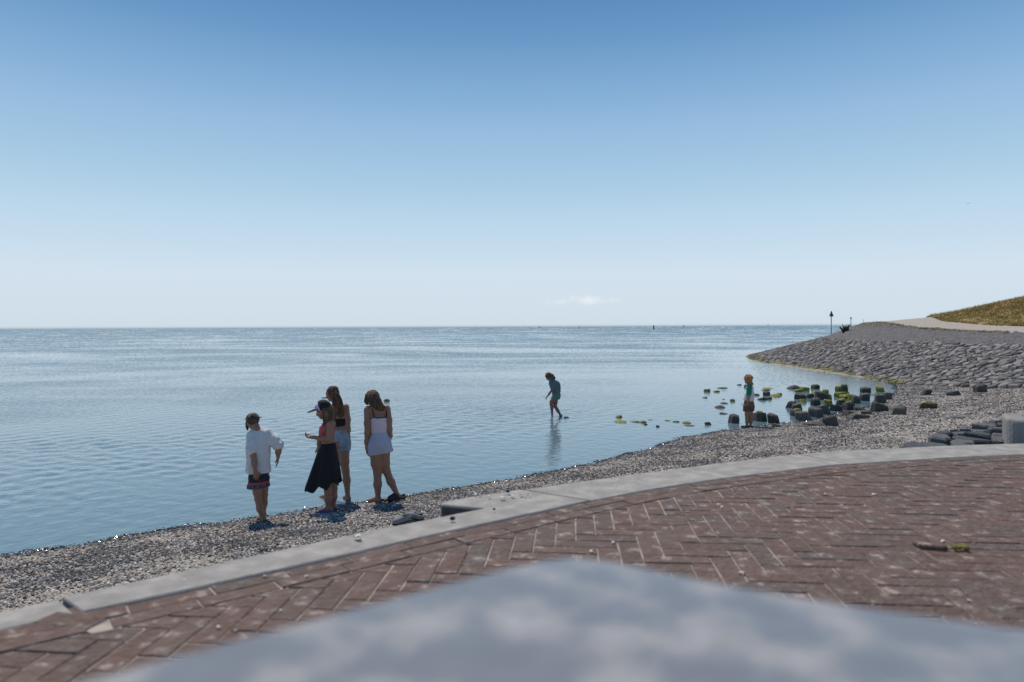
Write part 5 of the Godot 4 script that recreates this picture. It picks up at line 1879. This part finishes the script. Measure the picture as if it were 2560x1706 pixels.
func make_girl_wading() -> void:
	var t := person("girl in a teal T-shirt and green shorts wading bent forward in the shallow water", 1.118, -19.392, -0.02)
	var b := Soft.new()
	b.limb([Vector3(0.065, 0.536, 0.04), Vector3(-0.009, 0.443, 0.05), Vector3(-0.032, 0.374, 0.05), Vector3(-0.014, 0.259, 0.04), Vector3(-0.006, 0.055, 0.04)], [0.075, 0.058, 0.046, 0.043, 0.028])
	b.limb([Vector3(0.101, 0.536, -0.04), Vector3(0.083, 0.388, -0.05), Vector3(0.076, 0.296, -0.05), Vector3(0.148, 0.175, -0.03), Vector3(0.226, 0.055, 0.0)], [0.075, 0.06, 0.047, 0.044, 0.028])
	foot_prims(b, Vector3(-0.006, 0.009, 0.04), Vector3(-0.9, 0, -0.2), 0.18)
	b.limb([Vector3(0.226, 0.051, 0.0), Vector3(0.240, 0.032, 0.0), Vector3(0.184, -0.018, 0.0)], [0.03, 0.034, 0.018])
	b.cap(Vector3(0.111, 0.582, 0.03), Vector3(0.111, 0.582, -0.03), 0.09, 0.09, 0.05)
	b.cap(Vector3(0.111, 0.600, 0), Vector3(0.069, 0.794, 0), 0.085, 0.085, 0.05)
	b.cap(Vector3(0.069, 0.794, 0), Vector3(0.009, 0.942, 0), 0.085, 0.095, 0.05)
	b.cap(Vector3(0.000, 0.961, 0.09), Vector3(0.065, 0.961, -0.09), 0.045, 0.045, 0.05)
	b.cap(Vector3(0.000, 0.961, 0), Vector3(-0.055, 1.025, 0), 0.045, 0.042, 0.03)
	b.limb([Vector3(-0.005, 0.951, 0.11), Vector3(0.018, 0.850, 0.15), Vector3(-0.009, 0.767, 0.16), Vector3(-0.074, 0.674, 0.16), Vector3(-0.134, 0.591, 0.16)], [0.045, 0.038, 0.032, 0.029, 0.022])
	b.limb([Vector3(0.111, 0.951, -0.11), Vector3(0.180, 0.905, -0.14), Vector3(0.198, 0.840, -0.14), Vector3(0.203, 0.776, -0.12), Vector3(0.214, 0.720, -0.1)], [0.045, 0.038, 0.032, 0.028, 0.022])
	var acc := fresh()
	b.add_to(acc, 0.0125, func(_p): return skin * 0.8)
	head_into(acc, Vector3(-0.097, 1.118, 0.0), Vector3(-0.75, -0.75, 0), Vector3(-0.7, 0.75, 0), 0.2, skin * 0.8)
	hand_into(acc, Vector3(-0.134, 0.591, 0.16), Vector3(-0.65, -0.8, 0), Vector3(0.5, -0.6, 0.3), 0.13, 1.0, 0.6, skin * 0.8)
	hand_into(acc, Vector3(0.214, 0.720, -0.1), Vector3(0.1, -1, 0), Vector3(-1, 0, 0), 0.13, -1.0, 0.3, skin * 0.8)
	obj("body", soft_mesh(acc), M.skin, t)
	var hair := wrinkled(0.012, 22.0, 36, Vector3(0.4, 1, 1))
	hair.ell(Vector3(-0.109, 1.153, 0), frame(Vector3(-0.75, -0.75, 0), Vector3(-0.7, 0.75, 0)), Vector3(0.088, 0.09, 0.092), 0.02)
	hair.limb([Vector3(-0.101, 1.191, 0.0), Vector3(-0.009, 1.145, 0.01), Vector3(0.046, 1.090, 0.01), Vector3(0.055, 1.025, 0.0)], [0.05, 0.055, 0.04, 0.012], 0.03)
	hair.cut(Vector3(-0.134, 1.071, 0), Vector3(-0.45, -1, 0))
	put(t, "hair", hair, 0.008, M.painted, hair_tone(Color(0.10, 0.055, 0.03), 42))
	var sh := wrinkled(0.010, 9.0, 37, Vector3(1.4, 0.6, 1.4))
	sh.cap(Vector3(0.115, 0.582, 0), Vector3(0.074, 0.794, 0), 0.108, 0.1, 0.05)
	sh.cap(Vector3(0.074, 0.794, 0), Vector3(0.005, 0.942, 0), 0.1, 0.108, 0.05)
	sh.limb([Vector3(0.002, 0.953, 0.09), Vector3(0.000, 0.887, 0.13), Vector3(0.002, 0.831, 0.145)], [0.07, 0.068, 0.066], 0.03)
	sh.cap(Vector3(0.005, 0.956, 0.06), Vector3(0.065, 0.956, -0.08), 0.066, 0.064, 0.04)
	sh.limb([Vector3(0.092, 0.951, -0.1), Vector3(0.152, 0.922, -0.125)], [0.066, 0.062], 0.03)
	sh.cut(Vector3(0.111, 0.563, 0), Vector3(0.2, -1, 0))
	put(t, "t_shirt", sh, 0.009, M.teal_cloth)
	var so := wrinkled(0.006, 9.0, 38)
	so.cap(Vector3(0.111, 0.600, 0.02), Vector3(0.063, 0.531, 0.035), 0.115, 0.1, 0.03)
	so.cap(Vector3(0.120, 0.600, -0.02), Vector3(0.120, 0.517, -0.03), 0.115, 0.1, 0.03)
	so.cut(Vector3(0.111, 0.489, 0), Vector3(0, -1, 0))
	put(t, "shorts", so, 0.009, M.green_cloth)


func make_boy_standing() -> void:
	var t := person("small curly blond boy in green-sleeved white shirt and brown shorts", 5.780, -17.100)
	var b := Soft.new()
	b.limb([Vector3(0.000, 0.479, 0.02), Vector3(0.000, 0.316, 0.03), Vector3(0.000, 0.228, 0.03), Vector3(0.002, 0.140, 0.02), Vector3(0.000, 0.053, 0.02)], [0.068, 0.052, 0.043, 0.043, 0.028])
	b.limb([Vector3(0.077, 0.479, -0.02), Vector3(0.089, 0.316, -0.03), Vector3(0.093, 0.228, -0.03), Vector3(0.088, 0.140, -0.04), Vector3(0.081, 0.040, -0.03)], [0.068, 0.052, 0.043, 0.043, 0.028])
	foot_prims(b, Vector3(-0.002, 0.046, 0.02), Vector3(-0.9, 0, 0.2), 0.18)
	foot_prims(b, Vector3(0.081, 0.046, -0.03), Vector3(-0.9, 0, 0.1), 0.18)
	b.cap(Vector3(0.042, 0.516, 0.03), Vector3(0.042, 0.516, -0.03), 0.088, 0.088, 0.04)
	b.cap(Vector3(0.042, 0.529, 0), Vector3(0.053, 0.779, 0), 0.09, 0.088, 0.05)
	b.cap(Vector3(0.053, 0.779, 0), Vector3(0.059, 0.955, 0), 0.088, 0.092, 0.05, Vector3(1,0,0), 0.85)
	b.cap(Vector3(0.053, 0.998, 0.07), Vector3(0.065, 0.998, -0.08), 0.045, 0.045, 0.05)
	b.cap(Vector3(0.053, 1.005, 0), Vector3(0.038, 1.074, 0), 0.045, 0.042, 0.03)
	b.limb([Vector3(0.045, 0.992, 0.1), Vector3(0.040, 0.854, 0.125), Vector3(0.038, 0.779, 0.13), Vector3(0.026, 0.679, 0.13), Vector3(0.006, 0.604, 0.12)], [0.045, 0.039, 0.033, 0.03, 0.022])
	b.limb([Vector3(0.053, 0.992, -0.1), Vector3(0.000, 0.854, -0.13), Vector3(-0.024, 0.754, -0.13), Vector3(-0.036, 0.679, -0.12), Vector3(-0.042, 0.629, -0.11)], [0.045, 0.038, 0.032, 0.03, 0.022])
	var acc := fresh()
	b.add_to(acc, 0.0125, func(_p): return skin)
	head_into(acc, Vector3(0.018, 1.155, 0.0), Vector3(-0.85, -0.55, 0.15), Vector3(-0.4, 1, 0), 0.195, skin)
	hand_into(acc, Vector3(0.006, 0.604, 0.12), Vector3(-0.15, -1, 0), Vector3(-0.2, 0, -1), 0.14, 1.0, 0.5, skin)
	hand_into(acc, Vector3(-0.042, 0.629, -0.11), Vector3(-0.1, -1, 0), Vector3(0, 0, 1), 0.14, -1.0, 0.3, skin)
	obj("body", soft_mesh(acc), M.skin, t)
	var hair := wrinkled(0.016, 30.0, 46)
	hair.ell(Vector3(0.026, 1.208, 0), frame(Vector3(-0.85, -0.45, 0.15), Vector3(-0.4, 1, 0)), Vector3(0.092, 0.082, 0.098), 0.02)
	var cr := RandomNumberGenerator.new()
	cr.seed = 3
	for k in 34:
		var dir := Vector3(cr.randfn(0.0, 1.0), cr.randfn(0.35, 0.8), cr.randfn(0.0, 1.0)).normalized()
		hair.ell(Vector3(0.031, 1.199, 0) + dir * Vector3(0.092, 0.082, 0.086), Basis(), Vector3.ONE * cr.randf_range(0.016, 0.027), 0.014)
	hair.ell(Vector3(0.065, 1.149, 0), Basis(), Vector3(0.06, 0.07, 0.07), 0.02)
	hair.cut(Vector3(0.012, 1.095, 0), Vector3(-0.95, -1, 0))
	put(t, "hair", hair, 0.007, M.painted, hair_tone(Color(0.36, 0.19, 0.075), 52))
	# raglan shirt: white body, green sleeves
	var sh := wrinkled(0.010, 8.0, 47, Vector3(1.4, 0.6, 1.4))
	sh.cap(Vector3(0.057, 0.692, 0), Vector3(0.059, 0.804, 0), 0.112, 0.105, 0.05)
	sh.cap(Vector3(0.059, 0.804, 0), Vector3(0.062, 0.955, 0), 0.105, 0.1, 0.05, Vector3(1,0,0), 0.9)
	sh.cap(Vector3(-0.030, 0.679, 0.03), Vector3(0.000, 0.804, 0.02), 0.075, 0.06, 0.06)
	sh.cut(Vector3(0.036, 0.648, 0), Vector3(-0.3, -1, 0))
	sh.cut(Vector3(0.047, 1.055, 0), Vector3(-0.1, 1, 0))
	put(t, "shirt", sh, 0.008, M.white_cloth)
	for e in [1.0, -1.0]:
		var sl := wrinkled(0.004, 12.0, 48)
		sl.limb([Vector3(0.059, 1.024, 0.03 * e), Vector3(0.045, 0.967, 0.095 * e), Vector3(0.043, 0.879, 0.118 * e), Vector3(0.039, 0.817, 0.125 * e)], [0.055, 0.062, 0.06, 0.06], 0.03)
		sl.cut(Vector3(0.039, 0.802, 0), Vector3(0, -1, 0))
		sl.cut(Vector3(0.059, 1.055, 0), Vector3(0, 1, 0))
		put(t, "sleeve", sl, 0.008, M.green_sleeve)
	var so := wrinkled(0.009, 10.0, 49)
	so.cap(Vector3(0.045, 0.629, 0), Vector3(0.042, 0.529, 0), 0.115, 0.125, 0.03)
	so.cap(Vector3(0.014, 0.516, 0.02), Vector3(-0.009, 0.428, 0.025), 0.105, 0.09, 0.03)
	so.cap(Vector3(0.071, 0.516, -0.02), Vector3(0.085, 0.435, -0.03), 0.105, 0.09, 0.03)
	so.cut(Vector3(0.036, 0.397, 0), Vector3(0, -1, 0))
	so.cut(Vector3(0.036, 0.679, 0), Vector3(0, 1, 0))
	put(t, "shorts", so, 0.009, M.painted, func(p: Vector3) -> Color: return Color(0.16, 0.075, 0.055) if p.y > Vector3(-0.819, 0.535, 0).y + 0.02 * sin(p.x * 40.0) else Color(0.10, 0.062, 0.04))
	for e in [[Vector3(-0.002, 0.046, 0.02), Vector3(-0.9, 0, 0.2)], [Vector3(0.081, 0.046, -0.03), Vector3(-0.9, 0, 0.1)]]:
		var s := Soft.new()
		var d: Vector3 = e[1].normalized()
		var o: Vector3 = e[0] + Vector3(0, -0.032, 0)
		s.cap(o - d * 0.035, o + d * 0.12, 0.036, 0.036, 0.01, Vector3.UP, 0.8)
		put(t, "water_shoe", s, 0.007, M.black)

# ------------------------------------------------------------------ materials
func make_materials() -> void:
	var small_waves := noise_tex(1024, 0.016, 4, 4, [], FastNoiseLite.TYPE_SIMPLEX_SMOOTH, true, 5.0)
	M.waters = []
	for look in [[0.22, 0.03], [0.5, 0.05], [0.8, 0.09], [1.05, 0.15], [1.3, 0.22], [1.5, 0.29], [1.7, 0.36]]:
		var w := mat(lin(0.135, 0.212, 0.255), look[1])
		w.metallic_specular = 0.40
		w.uv1_triplanar = true
		w.uv1_world_triplanar = true
		w.uv1_scale = Vector3.ONE * 0.21
		M.waters.append(bump(w, small_waves, look[0]))
	M.sand = bump(mat(Color.WHITE, 0.95, noise_tex(1024, 0.05, 5, 1, [[0.0, lin(0.14, 0.13, 0.12)], [0.42, lin(0.28, 0.255, 0.225)], [0.58, lin(0.46, 0.42, 0.37)], [1.0, lin(0.6, 0.55, 0.49)]]), 0.7), noise_tex(512, 0.12, 3, 2, [], FastNoiseLite.TYPE_SIMPLEX_SMOOTH, true, 6.0), 1.0)
	var pb := mat(Color.WHITE, 0.7)
	pb.vertex_color_use_as_albedo = true
	M.pebble = pb
	var wp := mat(Color(0.62, 0.62, 0.62), 0.12)
	wp.vertex_color_use_as_albedo = true
	M.wet_pebble = wp
	M.bedding = mat(lin(0.035, 0.033, 0.032), 0.95)
	var grit := noise_tex(512, 0.06, 4, 6, [[0.0, Color(0.55, 0.55, 0.56)], [0.5, Color(0.8, 0.8, 0.8)], [1.0, Color(1, 1, 1)]])
	var rough_n := noise_tex(512, 0.05, 4, 7, [], FastNoiseLite.TYPE_SIMPLEX_SMOOTH, true, 7.0)
	M.stones = []
	for c in [lin(0.25, 0.237, 0.228), lin(0.38, 0.36, 0.345), lin(0.17, 0.163, 0.162), lin(0.31, 0.285, 0.265), lin(0.45, 0.425, 0.41), lin(0.21, 0.203, 0.203)]:
		M.stones.append(bump(mat(c, 0.85, grit, 0.9), rough_n, 0.8))
	M.darkstones = []
	for c in [lin(0.12, 0.13, 0.145), lin(0.165, 0.17, 0.18), lin(0.09, 0.098, 0.115)]:
		M.darkstones.append(bump(mat(c, 0.75, grit, 1.4), rough_n, 0.9))
	M.asphalt = bump(mat(Color.WHITE, 0.95, noise_tex(1024, 0.03, 5, 16, [[0.0, lin(0.085, 0.085, 0.092)], [0.5, lin(0.13, 0.13, 0.138)], [1.0, lin(0.19, 0.185, 0.185)]]), 0.16), rough_n, 1.2)
	M.path = mat(Color.WHITE, 0.9, noise_tex(512, 0.02, 4, 17, [[0.0, lin(0.33, 0.29, 0.26)], [1.0, lin(0.43, 0.39, 0.345)]]), 0.2)
	M.turf = mat(Color.WHITE, 0.95, noise_tex(1024, 0.02, 5, 18, [[0.0, lin(0.15, 0.145, 0.05)], [0.45, lin(0.24, 0.2, 0.08)], [0.6, lin(0.36, 0.27, 0.115)], [1.0, lin(0.46, 0.34, 0.16)]]), 0.11)
	var bl := mat(Color.WHITE, 0.8)
	bl.vertex_color_use_as_albedo = true
	bl.backlight_enabled = true
	bl.backlight = Color(0.3, 0.28, 0.15)
	M.blade = bl
	M.algae = bump(mat(Color.WHITE, 0.85, noise_tex(512, 0.04, 4, 26, [[0.0, lin(0.08, 0.075, 0.06)], [0.42, lin(0.15, 0.14, 0.07)], [0.6, lin(0.24, 0.225, 0.06)], [1.0, lin(0.34, 0.33, 0.1)]]), 0.6), rough_n, 0.9)
	M.algae_rocks = []
	for k in 3:
		M.algae_rocks.append(bump(mat(Color.WHITE, 0.85, noise_tex(256, 0.03, 3, 40 + k, [[0.0, lin(0.03, 0.03, 0.024)], [0.30, lin(0.07, 0.07, 0.026)], [0.42, lin(0.19, 0.19, 0.03)], [0.6, lin(0.29, 0.28, 0.045)], [1.0, lin(0.38, 0.36, 0.09)]]), 1.6 + 0.5 * k), rough_n, 1.0))
	var film := noise_tex(256, 0.025, 4, 50, [[0.0, Color(0.6, 0.6, 0.6)], [0.55, Color(0.9, 0.9, 0.9)], [1.0, Color(1.0, 1.0, 0.98)]])
	M.rocks = []
	for c in [lin(0.075, 0.073, 0.069), lin(0.098, 0.093, 0.085), lin(0.06, 0.06, 0.059)]:
		M.rocks.append(bump(mat(c, 0.7, film, 2.0), rough_n, 0.8))
	M.greyrocks = []
	for c in [lin(0.125, 0.115, 0.105), lin(0.10, 0.095, 0.09), lin(0.15, 0.135, 0.12)]:
		M.greyrocks.append(bump(mat(c, 0.85, film, 2.0), rough_n, 0.9))
	M.olive_rock = bump(mat(lin(0.11, 0.085, 0.03), 0.9, film, 2.0), rough_n, 0.9)
	# bricks: dusty with sand in places
	var dust := noise_tex(1024, 0.0125, 5, 61, [[0.0, lin(0.105, 0.072, 0.062)], [0.45, lin(0.126, 0.09, 0.078)], [0.66, lin(0.148, 0.112, 0.099)], [0.74, lin(0.19, 0.163, 0.152)], [0.83, lin(0.31, 0.28, 0.26)], [1.0, lin(0.4, 0.36, 0.33)]])
	var pits := noise_tex(512, 0.07, 4, 63, [], FastNoiseLite.TYPE_SIMPLEX_SMOOTH, true, 4.0)
	M.bricks = []
	for c in [Color(1.0, 0.95, 0.93), Color(0.98, 0.92, 0.90), Color(0.95, 0.94, 0.93), Color(1.0, 0.97, 0.95), Color(0.93, 0.94, 0.94), Color(0.97, 0.91, 0.89), Color(0.93, 0.90, 0.89)]:
		M.bricks.append(bump(mat(c, 0.85, dust, 1.1), pits, 0.9))
	M.joint_sand = mat(Color.WHITE, 0.95, noise_tex(512, 0.02, 4, 64, [[0.0, lin(0.16, 0.14, 0.12)], [0.5, lin(0.36, 0.32, 0.28)], [1.0, lin(0.5, 0.45, 0.4)]]), 1.0)
	M.concrete = bump(mat(Color.WHITE, 0.85, noise_tex(1024, 0.008, 5, 65, [[0.0, lin(0.23, 0.222, 0.213)], [0.45, lin(0.285, 0.277, 0.266)], [0.6, lin(0.315, 0.305, 0.29)], [1.0, lin(0.40, 0.39, 0.37)]]), 1.0), pits, 0.35)
	M.near_black = mat(Color.WHITE, 0.8, noise_tex(256, 0.03, 4, 71, [[0.0, lin(0.03, 0.032, 0.035)], [0.6, lin(0.055, 0.056, 0.058)], [1.0, lin(0.11, 0.108, 0.1)]]), 3.0)
	M.concrete_pale = bump(mat(Color.WHITE, 0.8, noise_tex(256, 0.02, 4, 66, [[0.0, lin(0.21, 0.21, 0.205)], [1.0, lin(0.27, 0.265, 0.26)]]), 1.0), pits, 0.3)
	var sl := mat(Color.WHITE, 0.22, noise_tex(1024, 0.008, 6, 67, [[0.0, lin(0.185, 0.195, 0.21)], [0.4, lin(0.21, 0.225, 0.245)], [0.55, lin(0.268, 0.275, 0.285)], [0.7, lin(0.325, 0.318, 0.312)], [0.85, lin(0.36, 0.356, 0.358)], [1.0, lin(0.42, 0.42, 0.43)]]), 1.55)
	M.slab = sl
	M.beacon = mat(lin(0.03, 0.075, 0.07), 0.6)
	M.black = mat(lin(0.014, 0.014, 0.017), 0.6)
	M.sail = mat(lin(0.6, 0.62, 0.62), 0.8)
	M.darkleaf = mat(lin(0.03, 0.032, 0.016), 0.7)
	M.shoe_grey = mat(lin(0.20, 0.22, 0.23), 0.8)
	M.shell = mat(lin(0.68, 0.65, 0.60), 0.6)
	M.moss = mat(lin(0.17, 0.15, 0.03), 0.95)
	var sk := mat(Color.WHITE, 0.55)
	sk.vertex_color_use_as_albedo = true
	M.skin = sk
	var pt := mat(Color.WHITE, 0.8)
	pt.vertex_color_use_as_albedo = true
	M.painted = pt
	M.white_cloth = mat(lin(0.60, 0.60, 0.61), 0.9)
	M.white_cloth.backlight_enabled = true
	M.white_cloth.backlight = Color(0.12, 0.12, 0.12)
	M.pale_cloth = mat(lin(0.40, 0.43, 0.54), 0.9)
	M.pale_cloth.backlight_enabled = true
	M.pale_cloth.backlight = Color(0.12, 0.12, 0.12)
	M.black_cloth = mat(lin(0.008, 0.009, 0.013), 0.9)
	M.teal_cloth = mat(lin(0.11, 0.155, 0.165), 0.9)
	M.green_cloth = mat(lin(0.10, 0.20, 0.14), 0.9)
	M.green_sleeve = mat(lin(0.012, 0.17, 0.10), 0.9)
	M.purple = mat(lin(0.075, 0.05, 0.22), 0.7)
	M.pink_strap = mat(lin(0.30, 0.06, 0.065), 0.8)
	M.dark_strap = mat(lin(0.03, 0.012, 0.012), 0.8)
